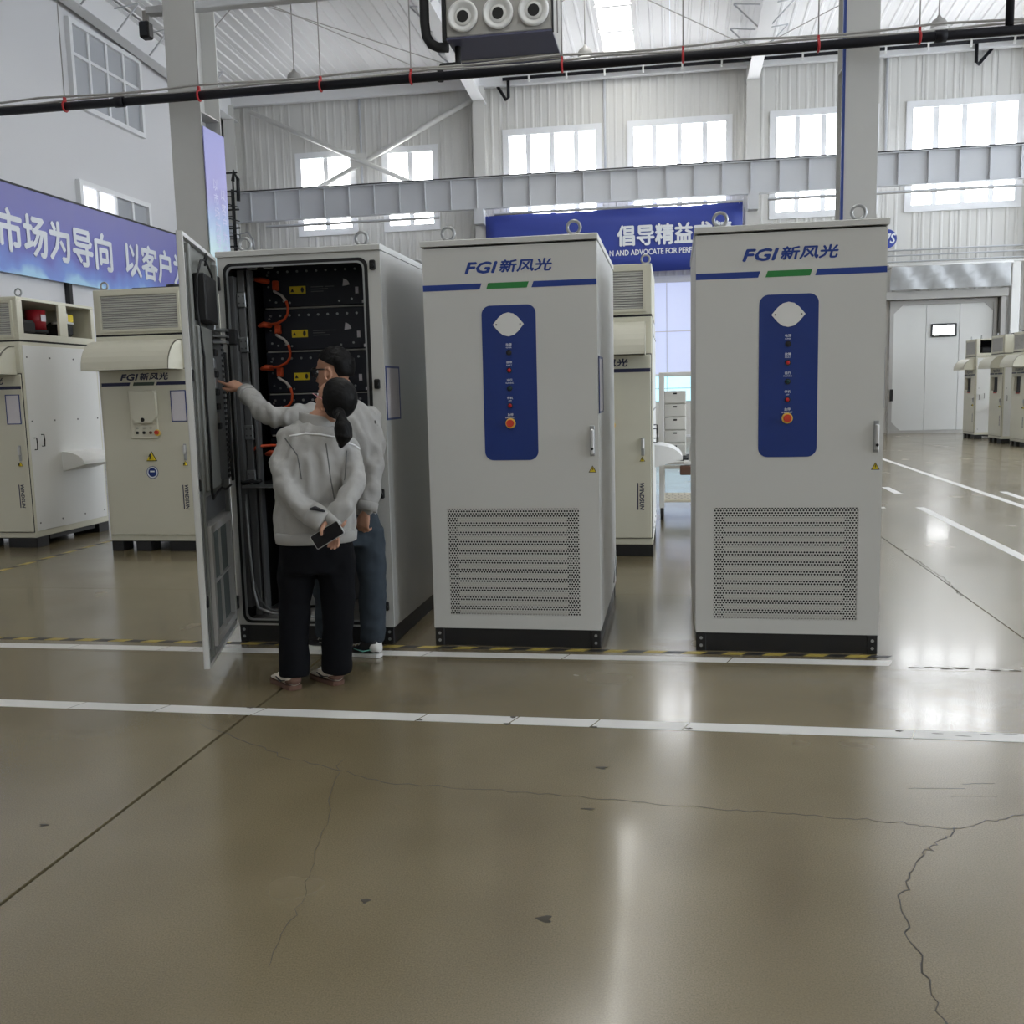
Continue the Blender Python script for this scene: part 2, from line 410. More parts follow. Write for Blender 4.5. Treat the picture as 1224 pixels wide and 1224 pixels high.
def tape_line(x0, x1, y0, y1, cuts):
    xs_ = [x0] + cuts + [x1]
    for i in range(len(xs_) - 1):
        a, b = xs_[i] + 0.004, xs_[i + 1] - 0.004
        sl = 0.018
        y_a = y0 + (y1 - y0) * (a - x0) / (x1 - x0); y_b = y0 + (y1 - y0) * (b - x0) / (x1 - x0)
        MB().prism([(a - sl, y_a - 0.05), (b - sl, y_b - 0.05), (b + sl, y_b + 0.05), (a + sl, y_a + 0.05)], 0.0004, 0.0016, 'z').build('white_tape', M['tapewhite'], floor)
tape_line(-9, 1.14, 5.145, 5.217, [-6.5, -3.62, -3.03, -2.83, -1.4, -0.6, 0.3])
tape_line(-9, 6, 4.15, 4.128, [-5, -2.9, -2.45, -1.95, -1.15, -0.72, -0.35, 0.05, 1.0, 1.45, 3.1])
def hazard(x0, x1, y0, y1, z=0.0014, axis='x', step=0.11):
    n = int((x1 - x0) / step)
    for mi, nm, m in ((0, 'yellow_tape_bar', M['tapeyellow']), (1, 'black_tape_bar', M['tapeblack'])):
        for i in range(n):
            if i % 2 != mi: continue
            a = x0 + i * step; b = a + step; sh = (y1 - y0) * 0.8
            q = [(a, y0), (b, y0), (b + sh, y1), (a + sh, y1)]
            if axis == 'y': q = [(p[1], p[0]) for p in q]
            MB().prism(q, 0.0003, z, 'z').build(nm, m, floor)
hazard(-7.0, 1.15, 5.322, 5.370)
hazard(5.6, 10.2, -5.99, -5.93, axis='y', step=0.16)
for pts, w in (([(4.06, 11.9), (4.07, 21)], 0.1), ([(2.885, 5.3), (2.9, 12.0)], 0.1), ([(2.99, 13.5), (3.0, 14.4)], 0.1), ([(4.33, 12.6), (4.36, 13.7)], 0.1), ([(1.4, 11.95), (2.5, 11.98)], 0.08)):
    strip('white_tape', M['tapewhite'], floor, pts, w)
def crack(pts, w=0.006, amp=0.05, sub=14):
    P = []
    for a, b in zip(pts[:-1], pts[1:]):
        for i in range(sub):
            t = i / sub; P.append((a[0] + (b[0] - a[0]) * t + random.uniform(-amp, amp) * 0.25, a[1] + (b[1] - a[1]) * t + random.uniform(-amp, amp) * 0.25))
    P.append(pts[-1]); strip('crack', M['crack'], floor, P, w, 0.0004, 0.5)
crack([(0.62, 1.93), (0.62, 2.3), (0.63, 2.72), (0.78, 3.05), (0.93, 3.24), (1.22, 3.4), (1.75, 3.64)], 0.004)
crack([(-2.15, 3.95), (-1.62, 3.62), (-1.1, 3.4), (-0.4, 3.36), (0.2, 3.30), (0.62, 3.28), (0.93, 3.24)], 0.0035)
crack([(-1.35, 3.6), (-1.12, 2.7), (-1.05, 2.2)], 0.0018)
crack([(1.99, 9.3), (2.03, 7.6), (1.97, 6.95)], 0.006, 0.06)
for x, y, r, s in ((-0.28, 3.63, 0.014, 2.2), (-0.36, 2.52, 0.02, 1.6), (-0.9, 2.55, 0.014, 1.4), (0.95, 2.05, 0.014, 2.5), (-0.3, 3.25, 0.008, 4), (1.3, 3.0, 0.01, 2), (-2.2, 2.9, 0.012, 2)):
    MB().prism([(x + r * s * math.cos(a) * (0.6 + 0.4 * math.cos(3 * a + x * 9)), y + r * math.sin(a)) for a in [i * PI / 6 for i in range(12)]], -0.001, 0.0005, 'z').build('stain', M['crack'], floor)

def chip(x, y, w, h, z=0.0019, m='crack'):
    pts = [(x + w * math.cos(a) * random.uniform(.5, 1), y + h * math.sin(a) * random.uniform(.4, 1)) for a in [i * PI / 4 for i in range(8)]]
    MB().prism(pts, 0.0003, z, 'z').build('worn_patch', M[m], floor)
for x, y in ((-1.15, 4.10), (-0.74, 4.09), (-0.73, 4.18), (0.06, 4.11), (-2.02, 4.19), (0.95, 4.17), (-0.35, 4.09)): chip(x, y, .022, .016)
for k in range(9): chip(1.22 + k * .085 + random.uniform(-.02, .02), 5.135 + random.uniform(-.01, .02), .04, .008)
for k in range(7): chip(1.25 + k * .11, 5.16 + random.uniform(-.02, .025), .05, .012, 0.0013, 'tapewhite')
for k in range(5): chip(1.1 + k * .1, 4.16 + random.uniform(-.03, .03), .04, .005)
for x, y, L in ((0.98, 3.5, .16), (1.05, 3.62, .12), (1.22, 3.05, .1), (0.85, 3.56, .2), (0.8, 2.0, .25)): crack([(x, y), (x + L / 2, y + .012), (x + L, y + .02)], .002, .012, 4)
# ------------------------------------------------------------------ back wall with its openings
YB = 30.0
UP = [(-11.74, -9.86), (-8.9, -7.2), (-5.06, -2.14), (-1.28, 1.68), (2.84, 5.78), (6.62, 9.66), (11.0, 14.0)]
def upper(i): return (7.55, 9.08) if i < 2 else (7.55, 9.36)
def lower(i): return (6.62, 7.25) if i < 2 else (6.40, 7.25)
OPEN = [UP[i] + upper(i) for i in range(len(UP))] + [UP[i] + lower(i) for i in range(len(UP))] + [(6.25, 9.15, 0, 3.84), (-1.75, 1.9, 0, 4.72)]
wb = tag(bx('wall_back', M['wall'], None, HX0, HX1, YB + 0.42, YB + 0.5, 0, 11.6), 'white ribbed sheet-metal end wall of the hall', None, None, 'structure')
def rib_profile(x0, x1, y, ribs):
    pts = [(x0, y + 0.08), (x0, y)]
    for r in ribs:
        if r - 0.05 > x0 and r + 0.05 < x1: pts += [(r - 0.05, y), (r - 0.022, y - 0.013), (r + 0.022, y - 0.013), (r + 0.05, y)]
    return pts + [(x1, y), (x1, y + 0.08)]
def wall_panels(parent, x_lo, x_hi, z_lo, z_hi, y, opens, w=1.0, period=0.25, name='wall_panel'):
    n = int(round((x_hi - x_lo) / w))
    for i in range(n):
        x0 = x_lo + i * (x_hi - x_lo) / n + 0.005; x1 = x_lo + (i + 1) * (x_hi - x_lo) / n - 0.005
        cuts = sorted({x0, x1} | {c for o in opens for c in o[:2] if x0 < c < x1})
        ribs = [x0 + period * (k + 0.5) for k in range(int((x1 - x0) / period) + 1)]
        cells = []
        for a, b in zip(cuts[:-1], cuts[1:]):
            mid = (a + b) / 2; cov = sorted([(o[2], o[3]) for o in opens if o[0] <= mid <= o[1]])
            z = z_lo; iv = []
            for q in cov:
                if q[0] > z: iv.append((z, q[0]))
                z = max(z, q[1])
            if z < z_hi: iv.append((z, z_hi))
            cells.append((a, b, iv))
        for a, b, iv in cells:
            for z0, z1 in iv: MB().prism(rib_profile(a, b, y, ribs), z0, z1, 'z').build(name, M['wall'], parent)
wall_panels(wb, HX0, HX1, 0, 11.3, YB, OPEN)

nwin = [0]
def window(x0, x1, z0, z1, n, y=YB, pane=None, loc=None, rz=0, rows=(), fw=0.14, mw=0.16, label=None, panes=None):
    """frame and mullions round real panes; local x along the wall, front at -Y"""
    nwin[0] += 1
    w = x1 - x0; h = z1 - z0
    o = empty('window_%d' % nwin[0], loc or (x0, y, z0), label, None, None, 'structure', rz)
    MB().ring([(-0.05, -0.05), (w + 0.05, -0.05), (w + 0.05, h + 0.05), (-0.05, h + 0.05)], [(fw, fw), (w - fw, fw), (w - fw, h - fw), (fw, h - fw)], -0.06, 0.1).build('window_frame', M['frame'], o)
    for i in range(1, n): bx('mullion', M['frame'], o, w * i / n - mw / 2, w * i / n + mw / 2, -0.02, 0.09, fw * 0.9, h - fw * 0.9, b=0.008)
    zc = [fw * 0.9] + [r * h for r in rows] + [h - fw * 0.9]
    for r in zc[1:-1]: bx('transom', M['frame'], o, fw * 0.9, w - fw * 0.9, -0.015, 0.085, r - 0.04, r + 0.04, b=0.008)
    for i in range(n):
        for j in range(len(zc) - 1):
            mm = (panes[i] if panes else pane) or M['pane']
            bx('pane', mm, o, max(fw, w * i / n + mw / 2) - 0.005, min(w - fw, w * (i + 1) / n - mw / 2) + 0.005, 0.03, 0.05, zc[j] + (0.03 if j else 0), zc[j + 1] - (0.03 if j < len(zc) - 2 else 0))
    return o
WN = ('corner', 'crossed brace', 'first middle', 'second middle', 'column', 'sliding door', 'far right')
for i, (a, b) in enumerate(UP):
    n = 2 if i < 2 else 4
    window(a, b, *upper(i), n, label='upper daylit window in the %s bay of the ribbed end wall' % WN[i])
    window(a, b, *lower(i), n, label='lower daylit window behind the girder in the %s bay of the end wall' % WN[i])

# ------------------------------------------------------------------ left wall, right wall, near wall
wl = tag(bx('wall_left', M['plaster'], None, HX0 - 0.4, HX0, HY0, HY1 + 0.1, 0, 12.8), 'smooth white plaster side wall with office windows', None, None, 'structure')
def left_window(y0, y1, z0, z1, n, rows, panes, label):
    w = window(0, y1 - y0, z0, z1, n, pane=M['offglass'], loc=(HX0 + 0.06, y0, z0), rz=PI / 2, rows=rows, fw=0.07, mw=0.09, panes=panes, label=label)
    return w
left_window(21.8, 24.85, 8.54, 10.45, 4, (0.62,), None, 'tall grey-glazed office window high on the white side wall')
left_window(21.75, 24.85, 4.95, 6.74, 4, (), [M['officelit'], M['officelit'], M['offglass'], M['offglass']], 'low office window half hidden behind the long violet banner')
wr = tag(bx('wall_right', M['wall'], None, HX1, HX1 + 0.3, HY0, HY1 + 0.1, 0, 12.8), 'white side wall beyond the right of the view', None, None, 'structure')
for k, y0 in enumerate((-4, 2.5, 9, 15.5, 22)):
    window(0, 5.0, 2.2, 9.4, 5, pane=M['sidepane'], loc=(HX1 - 0.06, y0 + 5.0, 2.2), rz=-PI / 2, rows=(0.35, 0.7), label='large daylit window of the right wall, %s from the camera' % ('behind', 'level', 'a little ahead', 'far ahead', 'farthest')[k])
wn = tag(bx('wall_front', M['wall'], None, HX0, HX1, HY0 - 0.3, HY0, 0, 12.0), 'white end wall behind the camera', None, None, 'structure')
# ------------------------------------------------------------------ roof: ribbed sheets, skylight strips, rafters
RIDGE = 6.0
def zroof(y): return 11.0 + 0.05 * (min(30.5 - y, 24.5)) - (0.05 * (RIDGE - y) if y < RIDGE else 0)
roof = tag(bx('ceiling', M['roof'], None, HX0, HX1, HY0, HY1, 12.95, 13.05), 'white ribbed sheet roof of the hall', None, None, 'structure')
SKY_FAR = [(-1.93, -1.07), (14.07, 14.93)]
SKY_NEAR = [(-1.93, -1.07), (14.07, 14.93)]
def roof_slope(y0, y1, skies):
    z0, z1 = zroof(y0), zroof(y1)
    edges = [HX0] + [e for s in skies for e in s] + [HX1]
    for k in range(0, len(edges), 2):
        a, b = edges[k], edges[k + 1]; n = max(1, int(round((b - a) / 1.0)))
        for i in range(n):
            x0 = a + (b - a) * i / n + 0.004; x1 = a + (b - a) * (i + 1) / n - 0.004; w = x1 - x0
            prof = [(x0, 0.06), (x0, 0)]
            for r in (0.17, 0.5, 0.83): prof += [(x0 + w * r - 0.05, 0), (x0 + w * r - 0.025, -0.03), (x0 + w * r + 0.025, -0.03), (x0 + w * r + 0.05, 0)]
            prof += [(x1, 0), (x1, 0.06)]
            nn = len(prof); vs = [(p[0], y0, z0 + p[1]) for p in prof] + [(p[0], y1, z1 + p[1]) for p in prof]
            fs = [list(range(nn)), list(range(nn, 2 * nn))] + [[q, (q + 1) % nn, nn + (q + 1) % nn, nn + q] for q in range(nn)]
            MB().add(vs, fs).build('roof_panel', M['roof'], roof)
    for (a, b) in skies:
        n = int((y1 - y0) / 1.5)
        for i in range(n):
            ya = y0 + (y1 - y0) * i / n + 0.03; yb = y0 + (y1 - y0) * (i + 1) / n - 0.03
            vs = [(x, y, zroof(y) + 0.02 + t) for t in (0, 0.03) for (x, y) in ((a, ya), (b, ya), (b, yb), (a, yb))]
            MB().add(vs, [(0, 1, 2, 3), (4, 5, 6, 7), (0, 1, 5, 4), (1, 2, 6, 5), (2, 3, 7, 6), (3, 0, 4, 7)]).build('skylight_panel', M['skylight'], roof)
            bx('purlin', M['roof'], roof, a - 0.05, b + 0.05, yb - 0.03, yb + 0.09, zroof(yb) - 0.06, zroof(yb) + 0.05)
roof_slope(RIDGE, 29.0, SKY_FAR); roof_slope(29.0, 30.4, []); roof_slope(HY0, RIDGE, SKY_NEAR)
GRID = [-13.75, -5.75, 2.28, 10.3]
for k, gx in enumerate(GRID):
    y0, y1 = RIDGE, 29.9
    fr = empty('roof_rafter', (gx, y1, 10.6), None, None, None, 'structure')
    tag(fr, 'white tapered steel roof rafter over column line %d from the ladder corner' % (k + 1))
    za, zb = zroof(y1) - 0.09, zroof(y0) - 0.09
    MB().prism([(y1 - y1, za - 0.75 - 10.6), (y0 - y1, zb - 0.55 - 10.6), (y0 - y1, zb - 10.6), (0, za - 10.6)], -0.012, 0.012, 'x').build('web', M['roof'], fr)
    for zo, nm in ((0.0, 'flange'), (1.0, 'flange')):
        d0, d1 = (0.0, 0.0) if zo == 0 else (-0.75, -0.55)
        vs = [(x, y, (za + d0 if y == 0 else zb + d1) - 10.6 + t) for t in (0, -0.02) for (x, y) in ((-0.17, 0), (0.17, 0), (0.17, y0 - y1), (-0.17, y0 - y1))]
        MB().add(vs, [(0, 1, 2, 3), (4, 5, 6, 7), (0, 1, 5, 4), (1, 2, 6, 5), (2, 3, 7, 6), (3, 0, 4, 7)]).build(nm, M['roof'], fr)
    for i in range(8):
        y = -2.2 - i * 1.5
        zb_ = za + (zb - za) * (-y) / (y1 - y0)
        for s in (-1, 1): MB().tube([(s * 0.1, y, zb_ - 0.7 - 10.6), (s * 0.75, y, zb_ - 0.06 - 10.6)], 0.022, 6).build('flange_brace', M['girder'], fr)
        for s in (-1, 1): MB().tube([(s * 0.75, y, zb_ - 0.05 - 10.6), (s * 0.1, y, zb_ - 0.12 - 10.6)], 0.018, 6).build('flange_brace', M['girder'], fr)
# eave strut along the top of the end wall
ev = tag(MB().box(HX0, HX1, 29.72, 29.9, 10.62, 10.95, b=0.01).build('eave_beam', M['roof']), 'long white eave beam along the top of the end wall', None, None, 'structure')
# roof bracing rods
for k, (a, b) in enumerate((((-13.6, 26.5, 10.9), (-5.9, 18.5, 11.2)), ((-13.6, 18.5, 11.2), (-5.9, 28.5, 10.75)), ((-11.8, 20.0, 11.3), (-7.3, 27.5, 10.7)), ((-5.6, 28.5, 10.75), (2.1, 18.5, 11.2)), ((-5.6, 18.5, 11.2), (2.1, 28.5, 10.75)), ((2.4, 28.5, 10.75), (10.1, 18.5, 11.2)), ((2.4, 18.5, 11.2), (10.1, 28.5, 10.75)))):
    o = MB().tube([a, b], 0.014, 6).build('bracing_rod', M['grey'])
    tag(o, 'thin steel bracing rod crossing under the white roof sheets', None, 'roof bracing rods', 'structure')

# ------------------------------------------------------------------ steel columns, girder and braces on the end wall
def h_column(loc, w, d, h, m, label, edge=None, name='steel_column'):
    o = empty(name, loc, label, None, None, 'structure')
    t = 0.02
    bx('flange', m, o, -w / 2, w / 2, 0, t, 0, h); bx('flange', m, o, -w / 2, w / 2, d - t, d, 0, h); bx('web', m, o, -0.008, 0.008, t, d - t, 0, h)
    for z in (5.15, 8.0):
        if z < h: bx('stiffener', m, o, -w / 2 + 0.01, w / 2 - 0.01, t, d - t, z, z + 0.015)
    bx('base_plate', m, o, -w / 2 - 0.06, w / 2 + 0.06, -0.06, d + 0.06, 0, 0.025)
    if edge: bx('blue_edge', edge, o, -w / 2 - 0.03, -w / 2, -0.012, t + 0.02, 0, h)
    return o
cl = h_column((-6.18, 12.0, 0), 0.43, 0.56, 11.6, M['column'], 'grey H-section steel column behind the open cabinet with a lilac banner on its side')
cr_ = h_column((2.14, 12.0, 0), 0.37, 0.56, 11.6, M['column'], 'grey H-section steel column with a dark blue edge behind the right closed cabinet', M['bluepaint'])
for gx, lab in zip(GRID, ('corner column of the end wall beside the black ladder', 'white column of the end wall left of the blue banner', 'white column of the end wall right of the blue banner', 'white column of the end wall right of the view')):
    h_column((gx, 29.5, 0), 0.36, 0.45, 10.6, M['wall'], lab)
# tie beam from the left column
tb = tag(MB().box(-6.75, 2.0, 12.2, 12.35, 6.47, 6.56, b=0.01).build('tie_beam', M['girder']), 'grey steel tie beam between the two front columns', None, None, 'structure')
fl = empty('floodlight', (-6.8, 12.3, 6.14), 'small dark floodlight on the stub of the tie beam left of the grey column', 'floodlight')
bx('lamp_body', M['black'], fl, -0.07, 0.07, -0.08, 0.06, 0.05, 0.26, b=0.02); bx('bracket', M['grey'], fl, -0.03, 0.03, -0.03, 0.03, 0.25, 0.4); bx('lamp_face', M['screen'], fl, -0.055, 0.055, -0.09, -0.08, 0.07, 0.24)
# crane girder
cg = empty('crane_girder', (0, 29.1, 6.98), 'long grey crane runway girder with web stiffeners and black rail', None, None, 'structure')
bx('web', M['girder'], cg, -13.5, HX1, 0.1, 0.12, 0, 0.86); bx('top_flange', M['girder'], cg, -13.5, HX1, -0.02, 0.24, 0.86, 0.88); bx('bottom_flange', M['girder'], cg, -13.5, HX1, 0.0, 0.22, -0.02, 0.0)
bx('rail', M['black'], cg, -13.5, HX1, 0.08, 0.14, 0.88, 0.94)
x = -13.0
while x < HX1 - 0.2:
    bx('stiffener', M['girder'], cg, x, x + 0.015, 0.01, 0.21, 0.0, 0.86); x += 0.8
for gx in GRID: bx('corbel', M['girder'], cg, gx - 0.14, gx + 0.14, 0.0, 0.42, -0.45, -0.02)
# cross brace in the corner bay
for a, b, lab in (((-13.1, 29.62, 10.4), (-7.55, 29.62, 7.77), 'falling'), ((-5.95, 29.74, 10.3), (-11.3, 29.74, 7.85), 'rising')):
    tag(MB().tube([a, b], 0.075, 10).build('wall_brace', M['wall']), '%s white tube of the cross brace over the corner windows' % lab, None, None, 'structure')
bx('gusset_plate', M['wall'], cg, -9.85, -9.35, 0.55, 0.57, 1.55, 1.95)
# cable trays under the girder, in front of the lower windows
for a, b, lab in ((-12.6, -7.0, 'across the corner bay windows'), (-5.3, 2.0, 'along the top of the blue banner'), (2.7, 9.9, 'across the two windows beside the blue-edged column'), (10.5, 16, 'in the bay beyond the sliding door')):
    o = empty('cable_tray', ((a + b) / 2, 29.3, 6.80), 'grey cable tray hung under the girder ' + lab, 'cable tray', 'cable trays under the crane girder')
    w = (b - a) / 2
    bx('tray', M['girder'], o, -w, w, -0.03, 0.05, 0.0, 0.05, b=0.01); MB().cyl((-w, -0.04, -0.02), (w, -0.04, -0.02), 0.018, 8).build('conduit', M['grey'], o)
    for s in (-0.9, 0, 0.9): bx('hanger', M['grey'], o, s * w - 0.01, s * w + 0.01, 0, 0.02, 0.05, 0.18)
# vertical conduits on the end wall
for k, gx in enumerate((-9.6, -2.0, 6.02)):
    tag(MB().cyl((gx, 29.94, 7.9), (gx, 29.94, 10.7), 0.035, 8).build('conduit', M['girder']), ('thin vertical conduit between the two corner windows', 'thin vertical conduit between the two middle windows', 'thin vertical conduit left of the rightmost window')[k], 'conduit')
# black conductor rail high on the end wall
cr2 = empty('conductor_rail', (0, 29.55, 10.75), 'thin black conductor rail with white clips high on the end wall', 'rail')
MB().cyl((-5.0, 0, 0), (HX1 - 0.5, 0, 0.02), 0.05, 8).build('rail_bar', M['pipe'], cr2)
for i in range(17): bx('clip', M['white'], cr2, -4.2 + i * 1.12 - 0.025, -4.2 + i * 1.12 + 0.025, -0.07, 0.02, -0.12, 0.12)
for gx in (-4.85, 8.3):
    MB().tube([(gx, 0.1, 0), (gx, 0.1, -0.5), (gx + (0.1 if gx > 0 else -0.1), 0.25, -0.52), (gx + (0.6 if gx > 0 else -0.45), 0.3, 0.05)], 0.05, 8).build('bracket', M['pipe'], cr2)

# ladder cage in the corner
ld = empty('caged_ladder', (-13.45, 28.8, 5.2), 'black steel caged ladder and landing in the corner by the girder', 'ladder')
for xx in (-0.25, 0.0): MB().cyl((xx, 0, -5.2), (xx, 0, 2.7), 0.03, 6).build('stile', M['black'], ld)
for i in range(26): MB().cyl((-0.25, 0, -5 + i * 0.3), (0.0, 0, -5 + i * 0.3), 0.014, 6).build('rung', M['black'], ld)
for i in range(4): MB().tube([(-0.3, 0, 0.9 + i * 0.42), (-0.35, -0.4, 0.9 + i * 0.42), (0.12, -0.45, 0.9 + i * 0.42), (0.2, 0, 0.9 + i * 0.42)], 0.018, 6).build('cage_hoop', M['black'], ld)
MB().tube([(-0.35, -0.4, 0.9), (-0.35, -0.4, 3.6), (-0.8, -0.4, 3.9)], 0.02, 6).build('cage_bar', M['black'], ld)
for i in range(5): MB().tube([(-0.9, -0.2, 0.95 + i * 0.55), (0.3, -0.2, 0.95 + i * 0.55)], 0.03, 6).build('landing_rail', M['black'], ld)
for xx in (-0.45, 0.15): MB().cyl((xx, -0.2, 0.7), (xx, -0.2, 3.0), 0.03, 6).build('landing_post', M['black'], ld)
MB().tube([(0.15, -0.2, 2.9), (0.2, -0.2, 3.2), (0.32, -0.2, 2.95), (0.3, -0.2, 2.3)], 0.06, 8).build('drive_box', M['black'], ld)
MB().tube([(0.3, -0.3, 1.0), (0.35, -0.3, 1.3), (0.6, -0.3, 1.35), (0.75, -0.3, 1.1), (0.78, -0.3, 0.8)], 0.03, 8).build('bent_pipe', M['steel'], ld)

# ------------------------------------------------------------------ right-hand door, canopy, pipes, round sign
dr = empty('door_1', (7.7, 29.9, 0), 'tall white sliding industrial door with a small square-cut window', None, None, 'structure')
for i in range(3): bx('door_panel', M['paint'], dr, -1.36 + i * 0.91, -1.36 + (i + 1) * 0.91 - 0.008, -0.02, 0.06, 0.09, 3.72, b=0.006)
MB().ring([(-1.46, 0.0), (1.46, 0.0), (1.46, 3.84), (-1.46, 3.84)], [(-1.36, 0.09), (1.36, 0.09), (1.36, 3.72), (-1.36, 3.72)], -0.06, 0.1).build('door_frame', M['grey'], dr)
for sx, sz in ((-1, 0), (1, 0), (-1, 1), (1, 1)):
    cx, cz = sx * 1.36, (3.72 if sz else 0.09); MB().prism([(cx, cz), (cx - sx * 0.25, cz), (cx, cz + (-0.25 if sz else 0.25))], -0.035, -0.02).build('corner_plate', M['grey'], dr)
MB().ring(rrect(-0.32, 0.38, 2.78, 3.16, 0.03), rrect(-0.27, 0.33, 2.83, 3.11, 0.03), -0.06, 0.0).build('window_frame', M['black'], dr)
bx('pane', M['pane'], dr, -0.27, 0.33, -0.035, -0.02, 2.83, 3.11)
bx('handle', M['black'], dr, -1.42, -1.34, -0.1, -0.06, 0.95, 1.3); bx('jamb_cover', M['grey'], dr, 1.5, 1.62, -0.25, 0.1, 0, 4.1); bx('head_box', M['grey'], dr, -1.62, 1.66, -0.3, 0.08, 3.86, 4.08)
cn = empty('plastic_canopy', (7.7, 29.55, 4.1), 'sagging clear plastic sheet tied above the white sliding door', 'plastic sheet')
mb = MB(); n = 14; rows = []
for j in range(5): rows.append([(-1.55 + 3.2 * i / n, -0.1 + 0.08 * math.sin(i * 1.7 + j) - 0.02 * j, 0.02 + 0.16 * j) for i in range(n + 1)])
vs = [p for r in rows for p in r] + [(p[0], p[1] + 0.012, p[2]) for r in rows for p in r]; N1 = 5 * (n + 1); fs = []
for j in range(4):
    for i in range(n):
        a = j * (n + 1) + i; fs += [[a, a + 1, a + n + 2, a + n + 1], [N1 + a, N1 + a + n + 1, N1 + a + n + 2, N1 + a + 1]]
mb.add(vs, fs, 0, True).build('sheet', M['plastic'], cn)
for xx in (-1.5, 1.6): MB().cyl((xx, -0.1, 0.68), (xx, 0.46, 0.68), 0.02, 8).build('rod_arm', M['white'], cn)
MB().cyl((-1.6, -0.1, 0.68), (1.7, -0.1, 0.68), 0.035, 8).build('top_rod', M['white'], cn)
for k, (z, r) in enumerate(((5.27, 0.025), (5.12, 0.02), (4.95, 0.02), (4.86, 0.045))):
    tag(MB().cyl((1.95, 29.8, z), (HX1 - 0.2, 29.8, z), r, 8).build('wall_pipe', M['girder'] if k < 3 else M['white']), ('top thin pipe of the run along the wall above the white door', 'second thin pipe of the run along the wall above the white door', 'third thin pipe of the run along the wall above the white door', 'thick white lowest pipe of the run above the white door')[k], 'pipe')
sg = empty('round_sign', (6.1, 29.88, 5.62), 'round blue sign with a white seven on the end wall beside the right cabinet', 'sign')
MB().cyl((0, 0, 0), (0, -0.03, 0), 0.27, 28).build('disc', M['bannerblue'], sg)
bx('wall_bracket', M['grey'], sg, -0.05, 0.05, 0.0, 0.13, -0.05, 0.05)
text_obj('7S', M['printwhite'], sg, -0.05, -0.13, 0.28, 0.27, y=-0.033, shear=0.2, bold=0.02)
dp = empty('downpipe', (9.55, 29.6, 0), 'white square downpipe right of the sliding door', 'downpipe')
bx('pipe_run', M['white'], dp, -0.12, 0.12, 0, 0.2, 0, 4.8, b=0.02); bx('bracket', M['grey'], dp, -0.15, 0.15, 0.15, 0.3, 4.6, 4.66)

# centre doorway behind blue film
d2 = empty('door_2', (0.07, 30.05, 0), 'wide doorway glazed with pale blue film between the closed cabinets', None, None, 'structure')
MB().ring([(-1.85, 0), (1.85, 0), (1.85, 4.85), (-1.85, 4.85)], [(-1.72, 0.06), (1.72, 0.06), (1.72, 4.66), (-1.72, 4.66)], -0.1, 0.1).build('door_frame', M['frame'], d2)
xs2 = [-1.72, -0.98, -0.26, 0.5, 1.1, 1.72]
for i in range(5):
    a, b = xs2[i] + 0.012, xs2[i + 1] - 0.012
    bx('film_sheet', M['film'], d2, a, b, 0.0, 0.02, 3.22, 4.66); bx('film_sheet', M['film'], d2, a, b, 0.0, 0.02, 1.93, 3.19)
    bx('pane', M['aqua'], d2, a, b, 0.0, 0.02, 1.5, 1.85); bx('pane', M['aqua'], d2, a, b, 0.0, 0.02, 1.1, 1.47); bx('kick_panel', M['drawer'], d2, a, b, 0.0, 0.03, 0.06, 1.07)
bx('crossbar', M['frame'], d2, -1.72, 1.72, -0.05, 0.03, 1.86, 1.93)

# ------------------------------------------------------------------ banners
bl = empty('long_banner', (-13.97, 20.0, 5.2), 'long violet banner with white characters along the white side wall', 'banner')
bx('sheet', M['bannerlong'], bl, 0, 0.03, -7.0, 8.5, -0.94, 0.94)
FX = Matrix.Translation((0.045, 0, 0)) @ Matrix.Rotation(PI / 2, 4, 'Z')     # carries the XZ print plane onto the +X face
text_obj('以市场为导向', M['printwhite'], bl, -2.26, -0.48, 5.0, 0.88, y=0, bold=0.028, face=FX)
text_obj('以客户为中心', M['printwhite'], bl, 3.36, -0.48, 4.85, 0.88, y=0, bold=0.028, face=FX)
bx('edge_bar', M['black'], bl, -0.01, 0.05, -7.0, 8.5, 0.94, 0.98)
for yy in (-5.5, 1.0, 6.0):
    bx('bracket', M['black'], bl, -0.12, 0.0, yy - 0.06, yy + 0.06, -1.7, 0.9)
bc = empty('blue_banner', (-1.8, 29.4, 5.86), 'dark blue banner with white characters and English line under the girder', 'banner')
mb = MB(); n = 24; vs = []
for t in (0.0, 0.02):
    for j in range(5):
        for i in range(n + 1): vs.append((-3.8 + 7.6 * i / n, t + 0.018 * math.sin(i * 1.3 + j) * (1 - j / 5), -0.92 + 1.84 * j / 4 + 0.015 * math.sin(i * 0.6) * (j == 4)))
N1 = 5 * (n + 1); fs = []
for j in range(4):
    for i in range(n):
        a = j * (n + 1) + i; fs += [[a, a + 1, a + n + 2, a + n + 1], [N1 + a, N1 + a + n + 1, N1 + a + n + 2, N1 + a + 1]]
rim = list(range(n + 1)) + [j * (n + 1) + n for j in range(1, 5)] + [4 * (n + 1) + i for i in range(n - 1, -1, -1)] + [j * (n + 1) for j in (3, 2, 1)]
for a, b in zip(rim, rim[1:] + rim[:1]): fs.append([a, N1 + a, N1 + b, b])
mb.add(vs, fs, 0, True).build('sheet', M['bannerblue'], bc)
text_obj('倡导精益求精', M['printwhite'], bc, 0.18, -0.15, 3.3, 0.58, y=-0.035, bold=0.03)
text_obj('N AND ADVOCATE FOR PERFECTION', M['printwhite'], bc, -0.06, -0.43, 3.06, 0.16, y=-0.035, bold=0.02)
for xx in (-3.7, 3.7): MB().tube([(xx, 0.0, 0.9), (xx + (0.12 if xx > 0 else -0.12), 0.05, 1.05)], 0.008, 6).build('tie_cord', M['white'], bc)
